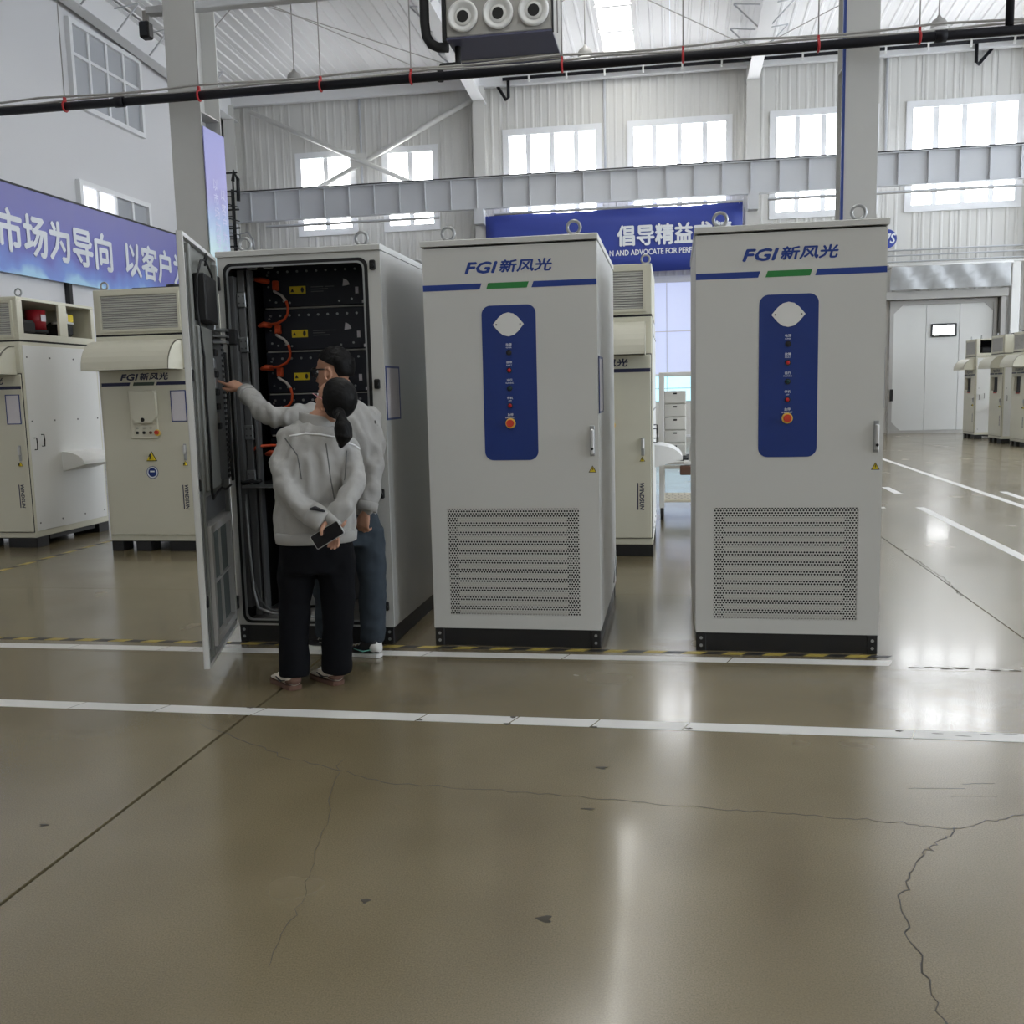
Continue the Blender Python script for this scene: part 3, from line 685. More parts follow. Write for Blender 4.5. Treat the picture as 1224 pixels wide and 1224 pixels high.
bt = empty('tall_banner', (-5.945, 12.0, 3.3), 'tall lilac banner fixed to the side of the grey column', 'banner')
bx('sheet', M['bannertall'], bt, 0, 0.012, -0.02, 0.56, -1.6, 1.66)
FT = Matrix.Translation((0.016, 0, 0)) @ Matrix.Rotation(PI / 2, 4, 'Z')
M['fadedwhite'] = mat('faded_white_print', (206, 206, 236), 0.5)
for k, (wd, x0, zt, hh) in enumerate((('以市场为导向', 0.16, 1.05, 0.15), ('以客户为中心', 0.36, 0.95, 0.15))):
    for q, ch in enumerate(wd): text_obj(ch, M['fadedwhite'], bt, x0, zt - q * 0.18 - hh, 0.13, hh, y=0, bold=0.01, face=FT)

# ------------------------------------------------------------------ overhead pipe, cables, heater, pendant lamps
pp = empty('sprinkler_pipe', (0, 11.7, 5.24), 'long black sprinkler pipe with red clamps crossing in front of the columns', 'pipe')
MB().cyl((-13.9, 0, 0), (HX1 - 0.1, 0, 0.0), 0.052, 12).build('pipe_run', M['pipe'], pp)
for xx in (-9.1, -7.66, -5.82, -4.23, -3.09, -1.27, 0.12, 1.61, 2.68, 4.6, 6.0):
    MB().tube([(xx - 0.0, math.cos(a) * 0.06, math.sin(a) * 0.06) for a in [i * PI / 5 for i in range(10)]], 0.014, 6, closed=True).build('clamp', M['red'], pp)
    bx('clamp_ear', M['red'], pp, xx - 0.012, xx + 0.012, -0.02, 0.02, 0.055, 0.11)
    MB().cyl((xx, 0, 0.1), (xx, 0, zroof(11.7) - 5.26), 0.008, 6).build('hanger_rod', M['grey'], pp)
for xx in (-6.9, 2.9): MB().cyl((xx - 0.06, 0, 0), (xx + 0.06, 0, 0), 0.064, 12).build('coupling', M['pipe'], pp)
MB().tube([(3.60, 0, 0.05), (3.60, 0, 2.6), (3.60, 0.0, 6.0)], 0.045, 10).build('drop_pipe', M['pipe'], pp)
for k, (dy, dz) in enumerate(((0.12, 0.13), (0.16, 0.17))):
    P = [(-13.9 + 31.5 * i / 60, 11.7 + dy, 5.24 + dz - 0.035 * abs(math.sin(i * 0.75 + k)) + 0.02 * k) for i in range(61)]
    tag(MB().tube(P, 0.014, 6).build('overhead_cable', M['grey']), ('lower grey cable sagging along the black sprinkler pipe', 'upper grey cable sagging along the black sprinkler pipe')[k], 'cable')
# unit heater
hv = empty('air_heater', (-2.58, 15.0, 6.82), 'grey ceiling air handling unit with three white jet nozzles', 'air unit')
bx('casing', M['grey'], hv, -0.81, 0.81, 0, 1.35, 0.03, 1.35, b=0.015)
MB().prism([(0.0, 0.0), (1.35, 0.0), (1.35, 0.03), (0.0, 0.03)], -0.81, 0.81, 'x').build('bottom_panel', M['navyduct'], hv)
bx('seam_strip', M['grey'], hv, -0.8, 0.8, 0.95, 1.0, -0.015, 0.0); bx('seam_strip', M['grey'], hv, -0.8, 0.8, 1.15, 1.18, -0.012, 0.0)
bx('corner_post', M['dark'], hv, -0.87, -0.81, -0.02, 0.06, -0.02, 1.1); bx('corner_post', M['dark'], hv, 0.81, 0.83, -0.01, 0.06, 0.0, 1.2)
for k, xx in enumerate((-0.54, 0.0, 0.54)):
    prof = [(0.225, 0.0), (0.235, -0.05), (0.215, -0.075), (0.19, -0.07), (0.15, -0.02), (0.125, 0.0), (0.12, -0.03), (0.09, -0.045)]
    rings = [[(xx + r * math.cos(2 * PI * q / 28), y, 0.31 + r * math.sin(2 * PI * q / 28)) for q in range(28)] for r, y in prof]
    nz_ = MB().loft(rings).build('jet_nozzle', M['white'], hv)
    MB().cyl((xx, -0.048, 0.305), (xx, -0.03, 0.305), 0.088, 20).build('nozzle_throat', M['rubber'], nz_)
MB().tube([(-1.19, 0.2, 3.4), (-1.19, 0.2, 0.35), (-1.17, 0.2, 0.15), (-1.1, 0.2, 0.03), (-0.98, 0.2, -0.03), (-0.83, 0.2, -0.04)], 0.075, 12).build('insulated_pipe', M['rubber'], hv)
MB().tube([(-0.7, 0.3, -0.01), (-0.7, 0.3, -0.25), (-0.78, 0.3, -0.28), (-0.97, 0.3, -0.28), (-0.99, 0.3, -0.32), (-0.99, 0.3, -0.5)], 0.05, 10).build('drain_pipe', M['rubber'], hv)
for xx, yy in ((-0.8, 0.1), (0.78, 0.1), (0.88, 0.1), (-0.8, 1.3), (0.8, 1.3)): MB().cyl((xx, yy, 0.0), (xx, yy, zroof(15) - 6.84), 0.011, 6).build('hanger_rod', M['grey'], hv)
lamp = None
for k, (x, lab) in enumerate(((-9.36, 'pendant lamp left of the air unit, over the corner bay'), (-2.05, 'pendant lamp right of the air unit, beside the skylight'), (5.9, 'pendant lamp right of the blue-edged column'))):
    o = empty('pendant_lamp', (x, 24.0, 9.18), 'dark domed ' + lab, 'lamp', 'pendant lamps under the roof')
    rings = [[(r * math.cos(2 * PI * q / 20), r * math.sin(2 * PI * q / 20), z) for q in range(20)] for r, z in ((0.16, 0.16), (0.18, 0.2), (0.17, 0.3), (0.13, 0.36), (0.06, 0.4), (0.03, 0.46))]
    MB().loft(rings).build('lamp_dome', M['grey'], o)
    rings = [[(r * math.cos(2 * PI * q / 20), r * math.sin(2 * PI * q / 20), z) for q in range(20)] for r, z in ((0.27, 0.0), (0.255, 0.04), (0.19, 0.17), (0.17, 0.17), (0.24, 0.02))]
    MB().loft(rings).build('lamp_skirt', M['white'], o)
    MB().cyl((0, 0, 0.44), (0, 0, zroof(24) - 9.2), 0.016, 6).build('stem', M['grey'], o); bx('canopy_box', M['grey'], o, -0.07, 0.07, -0.07, 0.07, zroof(24) - 9.28, zroof(24) - 9.2)

# ------------------------------------------------------------------ shared cabinet pieces
def warning_triangle(parent, cx, cz, s, y=-0.0012, name='warning_label'):
    h = s * 0.866
    o = MB().prism([(cx - s / 2, cz - h / 2), (cx + s / 2, cz - h / 2), (cx, cz + h / 2)], y, 0.0).build(name, M['printblack'], parent)
    k = 0.74; dz = -h * 0.02
    MB().prism([(cx - s / 2 * k, cz - h / 2 * k + dz - h * 0.02), (cx + s / 2 * k, cz - h / 2 * k + dz - h * 0.02), (cx, cz + h / 2 * k + dz)], y * 2, y).build('yellow_field', M['yellow'], o)
    b = s * 0.1
    MB().prism([(cx + 0.1 * b, cz + 2.1 * b), (cx - 1.1 * b, cz - 0.3 * b), (cx - 0.1 * b, cz - 0.3 * b), (cx - 0.5 * b, cz - 2.8 * b), (cx + 1.0 * b, cz + 0.2 * b), (cx + 0.1 * b, cz + 0.2 * b), (cx + 0.9 * b, cz + 2.1 * b)], y * 3, y * 2).build('bolt_mark', M['printblack'], o)
    return o
def logo(parent, x0, z0, w, h, y=-0.0012, m=None):
    m = m or M['blue']
    text_obj('FGI', m, parent, x0, z0, w * 0.375, h * 0.9, y=y, shear=0.25, bold=0.04, name='logo_letters')
    text_obj('新风光', m, parent, x0 + w * 0.40, z0, w * 0.60, h, y=y, shear=0.16, bold=0.036, name='logo_letters')
def stripes(parent, x0, x1, g0, g1, z0, z1, gap, y=-0.0012, blue=None, green=None, sl=0.012):
    blue = blue or M['blue']; green = green or M['green']
    MB().prism([(x0, z0), (g0 - gap - sl, z0), (g0 - gap, z1), (x0, z1)], y, 0.0).build('blue_stripe', blue, parent)
    MB().prism([(g0, z0), (g1 - sl, z0), (g1, z1), (g0 + sl, z1)], y, 0.0).build('green_stripe', green, parent)
    MB().prism([(g1 + gap - sl, z0), (x1, z0), (x1, z1), (g1 + gap, z1)], y, 0.0).build('blue_stripe', blue, parent)
def lifting_eye(parent, x, y, z):
    o = MB().tube([(x + 0.036 * math.cos(a), y, z + 0.05 + 0.036 * math.sin(a)) for a in [2 * PI * i / 16 for i in range(16)]], 0.009, 8, closed=True).build('lifting_eye', M['steel'], parent)
    MB().cyl((x, y, z), (x, y, z + 0.016), 0.022, 12).build('collar', M['steel'], o)
def plinth(parent, w, d, h, x0=None):
    x0 = -w / 2 if x0 is None else x0; x1 = x0 + w
    pl = bx('plinth', M['black'], parent, x0 + 0.05, x1 - 0.05, 0.012, d - 0.012, 0.0, h)
    for xa, xb in ((x0 + 0.005, x0 + 0.06), (x1 - 0.06, x1 - 0.005)):
        for ya, yb in ((0.004, 0.06), (d - 0.06, d - 0.004)): bx('corner_foot', M['black'], parent, xa, xb, ya, yb, 0, h, b=0.004)
        bx('side_plinth', M['black'], parent, xa + 0.006, xb - 0.006, 0.06, d - 0.06, 0, h - 0.004)
        for z in (0.032, 0.075): MB().cyl(((xa + xb) / 2, 0.001, z), ((xa + xb) / 2, 0.006, z), 0.009, 10).build('bolt', M['steel'], parent)
def big_handle(parent, x, z0, z1):
    o = bx('handle_plate', M['steel'], parent, x - 0.014, x + 0.014, -0.006, 0.0, z0 - 0.012, z1 + 0.02, b=0.003)
    MB().box(x - 0.011, x + 0.011, -0.03, -0.006, z0, z1, b=0.006).build('lever', M['handle'], o)
    MB().cyl((x, -0.034, z0 + 0.03), (x, -0.03, z0 + 0.03), 0.008, 10).build('lock_barrel', M['printblack'], o)

CW, CD, CH = 0.99, 1.44, 2.335     # width, depth, height of the three large cabinets
def frame_outline(parent, face_x, y0, y1, z0, z1, m):
    MB().ring([(y0, z0), (y1, z0), (y1, z1), (y0, z1)], [(y0 + 0.012, z0 + 0.012), (y1 - 0.012, z0 + 0.012), (y1 - 0.012, z1 - 0.012), (y0 + 0.012, z1 - 0.012)], face_x, face_x + 0.004, 'x').build('document_frame', m, parent)
    bx('document_sleeve', M['leaflet'], parent, face_x, face_x + 0.002, y0 + 0.012, y1 - 0.012, z0 + 0.012, z1 - 0.012)
def roof_cap(parent):
    w = CW / 2 + 0.004
    MB().prism([(-0.012, 2.302), (CD + 0.004, 2.302), (CD + 0.004, 2.328), (CD - 0.02, CH), (0.0, CH), (-0.012, 2.330)], -w, w, 'x').build('roof_cap', M['paint'], parent)
    for x, y in ((-0.36, 0.1), (0.36, 0.1), (-0.36, CD - 0.1), (0.36, CD - 0.1)): lifting_eye(parent, x, y, CH)

def closed_cabinet(loc, label):
    o = empty('power_cabinet', loc, label, 'cabinet', 'large cabinets in the front row')
    plinth(o, CW, CD, 0.105)
    mb = MB(); w = CW / 2
    mb.box(-w, w, 0.035, CD, 0.105, 2.30, b=0.006); mb.build('body', M['paint'], o)
    bx('seam_gasket', M['rubber'], o, -w + 0.01, w - 0.01, 0.024, 0.036, 0.115, 2.298)
    gx0, gx1, gz0, gz1 = -0.395, 0.375, 0.187, 0.816
    dw = w - 0.003
    dl = MB().ring([(-dw, 0.108), (dw, 0.108), (dw, 2.291), (-dw, 2.291)], [(gx0, gz0), (gx1, gz0), (gx1, gz1), (gx0, gz1)], 0.0, 0.026).build('door', M['paint'], o)
    bx('perforated_grille', M['perforated'], o, gx0, gx1, 0.0008, 0.0016, gz0, gz1)
    bx('grille_cavity_shade', M['rubber'], o, gx0 - 0.0, gx1 + 0.0, 0.0235, 0.0245, gz0, gz1)  # black sheet paints in the shade of the cavity behind the slats
    n = 11; pitch = (gz1 - 0.03 - gz0) / n
    for i in range(n):
        z = gz0 + 0.006 + i * pitch
        bx('louvre_slat', M['louvre'], o, gx0 + 0.06, gx1 - 0.07, 0.006, 0.016, z, z + pitch * 0.48, b=0.003)
    roof_cap(o)
    stripes(o, -dw, dw, -0.127, 0.115, 2.057, 2.09, 0.026)
    logo(o, -0.245, 2.146, 0.49, 0.066)
    cp = MB().prism(rrect(-0.158, 0.150, 1.095, 1.965, 0.05, 8), -0.0025, 0.0).build('control_panel', M['panelblue'], o)
    cx = -0.006
    lens = []
    for i in range(9): lens.append((cx - 0.088 + 0.176 * (i / 8), None))
    up = [(cx - 0.088, 1.858), (cx - 0.055, 1.897), (cx - 0.03, 1.917), (cx, 1.924), (cx + 0.03, 1.917), (cx + 0.055, 1.897), (cx + 0.088, 1.858)]
    dn = [(x, 2 * 1.858 - z) for x, z in up[1:-1]][::-1]
    cv = MB().prism((up + dn)[::-1], -0.007, -0.0025).build('cover_plate', M['white'], cp)
    for s in (-0.068, 0.068): MB().cyl((cx + s, -0.0085, 1.858), (cx + s, -0.006, 1.858), 0.005, 8).build('screw', M['duct'], cv)
    for (z, m) in ((1.702, 'printblack'), (1.603, 'indred'), (1.502, 'indgreen'), (1.405, 'indred')):
        r_ = MB().tube([(cx + 0.013 * math.cos(a), -0.006, z + 0.013 * math.sin(a)) for a in [2 * PI * i / 14 for i in range(14)]], 0.003, 6, closed=True).build('lamp_ring', M['printblack'], cp)
        MB().ball((cx, -0.006, z), (0.011, 0.006, 0.011), 10).build('indicator_lamp', M[m], cp)
    es = MB().cyl((cx, -0.008, 1.305), (cx, -0.0025, 1.305), 0.029, 20).build('stop_collar', M['estopring'], cp)
    MB().cyl((cx, -0.03, 1.305), (cx, -0.008, 1.305), 0.021, 18).build('stop_button', M['estop'], es)
    for z, a, b_ in ((1.735, '电源', 'POWER'), (1.637, '故障', 'FAULT'), (1.537, '运行', 'RUNNING'), (1.437, '停机', 'OFF'), (1.342, '急停', 'EMERGENCY')):
        text_obj(a, M['printwhite'], cp, cx - 0.016, z + 0.004, 0.032, 0.015, y=-0.0036, bold=0.01)
        ww = 0.0062 * len(b_); text_obj(b_, M['printwhite'], cp, cx - ww / 2, z - 0.009, ww, 0.0075, y=-0.0036, bold=0.01)
    big_handle(o, 0.457, 1.125, 1.265)
    warning_triangle(o, 0.456, 1.04, 0.046)
    frame_outline(o, w, 0.03, 0.33, 1.35, 1.67, M['panelblue'])
    MB().tube([(w + 0.002, CD - 0.3, 0.16), (w + 0.002, CD - 0.06, 0.3), (w + 0.002, CD - 0.05, 0.16)], 0.006, 6).build('side_trim', M['steel'], o)
    return o
closed_cabinet((-0.906, 5.39, 0), 'closed light grey power cabinet with blue control panel, in the middle beside the open one')
closed_cabinet((0.614, 5.39, 0), 'closed light grey power cabinet with blue control panel, in front of the blue-edged column')

M['doorgrey'] = mat('door_inner_grey', (118, 119, 114), 0.5, var=0.05)
# ------------------------------------------------------------------ the open battery cabinet
oc = empty('battery_cabinet', (-2.14, 5.39, 0), 'open light grey battery cabinet with its door swung out to the left', 'cabinet', 'large cabinets in the front row')
w = CW / 2
plinth(oc, CW, CD, 0.105)
t = 0.03
MB().prism([(-w, 0.03), (-w + t, 0.03), (-w + t, CD - t), (w - t, CD - t), (w - t, 0.03), (w, 0.03), (w, CD), (-w, CD)], 0.105, 2.30, 'z').build('body', M['paint'], oc)
bx('floor_tray', M['grey'], oc, -w + t, w - t, 0.04, CD - t, 0.105, 0.125); bx('top_sheet', M['dark'], oc, -w + t, w - t, 0.04, CD - t, 2.28, 2.30)
bx('inner_liner', M['dark'], oc, -w + t, -w + t + 0.004, 0.05, CD - t, 0.125, 2.28); bx('inner_liner', M['dark'], oc, w - t - 0.004, w - t, 0.05, CD - t, 0.125, 2.28); bx('inner_liner', M['dark'], oc, -w + t, w - t, CD - t - 0.004, CD - t, 0.125, 2.28)
inner = rrect(-0.45, 0.415, 0.125, 2.258, 0.045)
n = len(inner) // 4
outer = rrect(-w, w, 0.105, 2.30, 0.004)
MB().ring(outer, inner, 0.0, 0.04).build('front_frame', M['paint'], oc)
MB().ring(rrect(-0.456, 0.421, 0.119, 2.264, 0.05), rrect(-0.436, 0.401, 0.139, 2.244, 0.04), -0.01, 0.012).build('door_seal', M['rubber'], oc)
MB().ring(rrect(-0.438, 0.403, 0.137, 2.246, 0.042), rrect(-0.428, 0.393, 0.147, 2.236, 0.038), -0.012, 0.0).build('inner_lip', M['steel'], oc)
roof_cap(oc)
for z in (2.218, 1.546, 0.908, 0.236):
    k_ = bx('latch', M['rubber'], oc, 0.436, 0.47, -0.022, 0.0, z - 0.028, z + 0.028, b=0.006); MB().cyl((0.453, -0.03, z), (0.453, -0.022, z), 0.012, 10).build('latch_pin', M['black'], k_)
frame_outline(oc, w, 0.02, 0.30, 1.335, 1.65, M['panelblue'])
for xx in (-0.3, -0.2): MB().tube([(xx - 0.035, 0.05, 2.262), (xx - 0.025, 0.05, 2.236), (xx + 0.025, 0.05, 2.236), (xx + 0.035, 0.05, 2.262)], 0.006, 6).build('cable_clip', M['steel'], oc)
# rack rails
for xx, ww in ((-0.425, 0.045), (-0.365, 0.02), (0.36, 0.04)): bx('rack_rail', M['duct'] if xx < 0 else M['dark'], oc, xx, xx + ww, 0.1, 0.16, 0.14, 2.24, b=0.004)
bx('cable_trunking', M['duct'], oc, -0.46, -0.43, 0.06, 0.3, 0.2, 2.2)
for k in range(5): MB().tube([(-0.428 + 0.006 * k, 0.12 + 0.012 * k, 0.98), (-0.43 + 0.008 * k, 0.11, 1.4), (-0.425 + 0.004 * k, 0.13, 1.9), (-0.428, 0.12, 2.2)], 0.005, 6).build('wire', M['red'] if k % 2 else M['rubber'], oc)
lines = [2.032, 1.767, 1.504, 1.245, 0.972]
for k, z in enumerate(lines):
    bp_ = bx('battery_pack', M['navy'], oc, -0.345, 0.36, 0.36, 1.3, z + 0.012, z + 0.25, b=0.006)
    bx('pack_face', M['navy'], bp_, -0.375, 0.375, 0.352, 0.362, z + 0.006, z + 0.256, b=0.003)
    bx('shelf_edge', M['grey'], bp_, -0.36, 0.36, 0.345, 0.5, z - 0.006, z + 0.001)
    for i in range(11): MB().cyl((-0.33 + i * 0.062, 0.3465, z + 0.218), (-0.33 + i * 0.062, 0.352, z + 0.218), 0.0075, 8).build('screw', M['steel'], bp_)
    for i, (xx, zz) in enumerate(((-0.34, 0.2), (-0.335, 0.13), (-0.33, 0.05), (-0.29, 0.035), (-0.24, 0.04), (-0.2, 0.03), (0.12, 0.03), (0.2, 0.04), (0.28, 0.03), (0.33, 0.2))):
        MB().cyl((xx, 0.3465, z + zz), (xx, 0.352, z + zz), 0.0065, 8).build('screw', M['steel'], bp_)
    lb = bx('caution_label', M['yellow'], bp_, -0.197, -0.094, 0.3495, 0.352, z + 0.082, z + 0.128)
    MB().prism([(-0.192, z + 0.094), (-0.168, z + 0.094), (-0.18, z + 0.116)], 0.3488, 0.3495).build('triangle_mark', M['printblack'], lb)
    MB().prism([(-0.115 + 0.010 * math.cos(a), z + 0.105 + 0.017 * math.sin(a)) for a in [2 * PI * i / 10 for i in range(10)]], 0.3488, 0.3495).build('hand_mark', M['printblack'], lb)
    for i in range(3): bx('print_line', M['duct'], bp_, -0.06, 0.02 + 0.03 * ((i + k) % 2), 0.3512, 0.352, z + 0.09 + i * 0.014, z + 0.095 + i * 0.014)
    bx('print_line', M['duct'], bp_, 0.03, 0.09, 0.3512, 0.352, z + 0.118, z + 0.122)
    so = bx('orange_socket', M['orange'], bp_, -0.298, -0.262, 0.315, 0.352, z + 0.105, z + 0.165, b=0.006)
    bx('socket_lid', M['orange'], so, -0.293, -0.267, 0.308, 0.315, z + 0.11, z + 0.135, b=0.003)
    pl_ = MB().tube([(-0.40 if k == 0 else -0.385, 0.30, z + 0.175 if k == 0 else z + 0.158), (-0.36, 0.3, z + 0.168 if k == 0 else z + 0.165), (-0.325, 0.315, z + 0.16)], [0.012, 0.018, 0.017], 8, round_ends=True).build('orange_plug', M['orange'], bp_)
    if k == 0: MB().tube([(-0.40, 0.295, z + 0.176), (-0.425, 0.28, z + 0.165), (-0.44, 0.26, z + 0.12), (-0.445, 0.25, z + 0.0)], 0.008, 8).build('grey_cable', M['steel'], bp_)
    if k < 4:
        z2 = lines[k + 1] + 0.16
        P = [(-0.283, 0.31, z + 0.1), (-0.262, 0.295, z + 0.088), (-0.225, 0.285, z + 0.07), (-0.195, 0.28, z + 0.035), (-0.185, 0.28, z - 0.005), (-0.19, 0.28, z - 0.045), (-0.215, 0.285, z - 0.075), (-0.265, 0.295, z2 + 0.008), (-0.33, 0.3, z2 + 0.002)]
        MB().tube(P[:4], 0.0085, 8).build('cable_sleeve', M['cablewhite'], bp_); MB().tube(P[3:], 0.0085, 8).build('battery_cable', M['orange'], bp_)
    fan = [(0.145, z + 0.118)] + [(0.145 + 0.045 * math.cos(a), z + 0.118 + 0.045 * math.sin(a)) for a in [0.15 + i * 0.25 for i in range(6)]]
    if k < 2: MB().prism(fan, 0.3495, 0.352).build('round_sticker', M['leaflet'], bp_)
    bx('tag', M['leaflet'], bp_, 0.225, 0.245, 0.3495, 0.352, z + 0.07, z + 0.11); bx('tag', M['leaflet'], bp_, 0.265, 0.288, 0.3495, 0.352, z - 0.0 + 0.012, z + 0.03)
    bx('barcode_strip', M['leaflet'], bp_, 0.285, 0.296, 0.3495, 0.352, z + 0.035, z + 0.105)
    br = bx('rack_bracket', M['steel'], oc, -0.425, -0.37, 0.085, 0.1, z - 0.01, z + 0.075, b=0.003)
    bx('bracket_foot', M['steel'], br, -0.425, -0.37, 0.1, 0.2, z - 0.014, z - 0.008); bx('bracket_tab', M['steel'], br, -0.45, -0.432, 0.085, 0.1, z - 0.01, z + 0.055)
    for i in range(4): MB().cyl((-0.41 + 0.028 * (i % 2), 0.08, z + 0.012 + 0.04 * (i // 2)), (-0.41 + 0.028 * (i % 2), 0.085, z + 0.012 + 0.04 * (i // 2)), 0.005, 8).build('screw', M['duct'], br)
# divider and lower compartment
bx('divider_shelf', M['steel'], oc, -0.44, 0.41, 0.04, 0.09, 0.942, 0.958); bx('divider_plate', M['dark'], oc, -0.44, 0.41, 0.09, 1.3, 0.944, 0.952)
bx('back_plate', M['duct'], oc, -0.4, 0.38, 0.6, 0.612, 0.14, 0.92)
M['maroon'] = mat('maroon_busbar_cover', (70, 44, 42), 0.5)
bx('busbar_cover', M['maroon'], oc, -0.3, 0.2, 0.45, 0.6, 0.62, 0.9, b=0.01)
bx('contactor', M['rubber'], oc, -0.17, -0.02, 0.36, 0.45, 0.72, 0.84, b=0.008)
for i in range(5): bx('terminal_fin', M['rubber'], oc, -0.18 + i * 0.034, -0.155 + i * 0.034, 0.39, 0.45, 0.64, 0.68, b=0.003)
for i in range(3): MB().cyl((-0.18 + i * 0.055, 0.42, 0.44), (-0.18 + i * 0.055, 0.42, 0.56), 0.018, 12).build('capacitor', M['steel'], oc)
bx('fuse_block', M['black'], oc, -0.3, -0.12, 0.4, 0.6, 0.38, 0.43, b=0.006)
bx('filter_box', M['steel'], oc, -0.3, 0.05, 0.35, 0.6, 0.15, 0.36, b=0.008); bx('relay_socket', M['rubber'], oc, -0.26, -0.2, 0.335, 0.35, 0.27, 0.31, b=0.004)
MB().tube([(-0.435, 0.07, 0.9), (-0.425, 0.06, 0.6), (-0.41, 0.06, 0.3), (-0.385, 0.055, 0.2), (-0.3, 0.055, 0.165), (-0.15, 0.055, 0.15), (0.1, 0.055, 0.148)], 0.009, 8).build('conduit_hose', M['steel'], oc)
MB().tube([(-0.415, 0.08, 0.35), (-0.38, 0.075, 0.24), (-0.32, 0.075, 0.185), (-0.2, 0.075, 0.175)], 0.007, 8).build('conduit_hose', M['duct'], oc)
MB().tube([(-0.45, 0.02, 0.99), (-0.42, 0.02, 0.975), (-0.37, 0.03, 0.985), (-0.34, 0.05, 0.975), (-0.32, 0.06, 0.99)], 0.012, 8).build('cable_bundle', M['rubber'], oc)
MB().tube([(-0.395, 0.11, 1.16), (-0.36, 0.12, 1.19), (-0.30, 0.2, 1.19), (-0.26, 0.3, 1.18)], 0.0085, 8).build('battery_cable', M['orange'], oc)
# the door: local x runs from the hinge to the free edge, local -y is the inside face
ang = math.atan2(4.45 - 5.37, -2.35 + 2.635)
dm = Matrix.Translation((-0.492, -0.018, 0)) @ Matrix.Rotation(ang, 4, 'Z')
DW = 0.965
def dpart(mb, name, m, parent=None):
    mb.v = [dm @ v for v in mb.v]; return mb.build(name, m, parent)
# with the hinge at the origin, +y (left of the travel direction) is the side that faces the cabinet inside
doorleaf = MB().box(0, DW, -0.03, -0.024, 0.108, 2.296); 
dl = dpart(doorleaf, 'door', M['paint'], oc)
dpart(MB().box(0.02, DW - 0.02, -0.0241, -0.0225, 0.13, 2.275), 'inner_skin', M['doorgrey'], dl)
def D(name, m, *d, b=0.0): return dpart(MB().box(*d, b=b), name, m, dl)
dpart(MB().ring([(0, 0.108), (DW, 0.108), (DW, 2.296), (0, 2.296)], [(0.02, 0.128), (DW - 0.02, 0.128), (DW - 0.02, 2.276), (0.02, 2.276)], -0.03, 0.0), 'door_rim', M['paint'], dl)
D('stiffening_channel', M['doorgrey'], DW - 0.13, DW - 0.075, -0.024, 0.012, 0.15, 2.25, b=0.004); D('stiffening_channel', M['doorgrey'], 0.03, 0.07, -0.024, 0.008, 0.15, 2.25, b=0.004)
D('mounting_plate', M['doorgrey'], 0.12, 0.83, -0.024, -0.014, 0.98, 2.16, b=0.004)
D('terminal_cover', M['doorgrey'], 0.40, 0.78, -0.014, 0.02, 1.0, 1.86, b=0.008)
D('display_back', M['rubber'], 0.36, 0.70, -0.014, 0.05, 1.885, 2.13, b=0.008)
D('display_bracket', M['steel'], 0.33, 0.36, -0.014, 0.03, 1.86, 2.0, b=0.003)
D('wiring_duct', M['duct'], 0.14, 0.205, -0.014, 0.03, 1.02, 1.82)
n = 26
tooth = MB()
for i in range(n): tooth.box(0.138, 0.207, 0.03, 0.036, 1.03 + i * 0.03, 1.046 + i * 0.03)
st_ = dpart(tooth, 'duct_slots', M['dark'], dl); st_['kind'] = 'stuff'
for z in (1.74, 1.62, 1.52, 1.44, 1.33): D('terminal_block', M['rubber'], 0.30, 0.37, -0.014, 0.028, z - 0.018, z + 0.018, b=0.004)
for z in (1.68, 1.57, 1.38): D('din_clip', M['steel'], 0.28, 0.36, -0.014, 0.014, z - 0.03, z + 0.03, b=0.003)
for z in (1.80, 1.835, 1.87): D('standoff_arm', M['steel'], 0.11, 0.26, 0.0, 0.07, z - 0.006, z + 0.006)
D('relay_box', M['rubber'], 0.07, 0.15, 0.05, 0.11, 1.79, 1.88, b=0.006)
cab_pts = [(0.25, 0.012, 2.06), (0.3, 0.02, 2.16), (0.42, 0.02, 2.2), (0.5, 0.02, 2.22), (0.62, 0.02, 2.2), (0.72, 0.012, 2.1), (0.765, 0.012, 1.95), (0.75, 0.03, 1.7), (0.77, 0.03, 1.5), (0.75, 0.03, 1.25), (0.755, 0.028, 1.0), (0.68, 0.02, 0.955), (0.5, 0.01, 0.97), (0.35, 0.012, 0.985), (0.2, 0.01, 0.96), (0.05, 0.02, 0.975)]
dpart(MB().tube(cab_pts, 0.0065, 6), 'door_cable', M['rubber'], dl)
dpart(MB().tube([(0.5, 0.02, 2.19), (0.46, 0.025, 2.24), (0.5, 0.03, 2.25), (0.53, 0.025, 2.22), (0.47, 0.025, 2.2)], 0.006, 6), 'cable_loop', M['rubber'], dl)
D('cable_anchor', M['steel'], 0.24, 0.29, -0.014, 0.015, 2.02, 2.08, b=0.003)
for k in range(3): dpart(MB().tube([(0.10 - 0.02 * k, 0.03, 1.75), (0.09 - 0.02 * k, 0.035, 1.5), (0.11 - 0.025 * k, 0.03, 1.2), (0.06 - 0.02 * k, 0.03, 1.0)], 0.007, 6), 'door_wire', M['rubber'], dl)
D('lower_plate', M['duct'], 0.08, 0.85, -0.024, -0.016, 0.84, 0.96)
dpart(MB().ring([(0.2, 0.2), (0.86, 0.2), (0.86, 0.83), (0.2, 0.83)], [(0.24, 0.24), (0.80, 0.24), (0.80, 0.79), (0.24, 0.79)], -0.024, 0.03), 'filter_frame', M['grey'], dl)
for i in range(2):
    for j in range(2): D('filter_mat', M['filter'], 0.245 + i * 0.28, 0.515 + i * 0.28, -0.016, 0.004, 0.245 + j * 0.275, 0.51 + j * 0.275)
D('filter_bar', M['grey'], 0.515, 0.525, -0.016, 0.018, 0.24, 0.79); D('filter_bar', M['grey'], 0.24, 0.80, -0.016, 0.018, 0.51, 0.52)
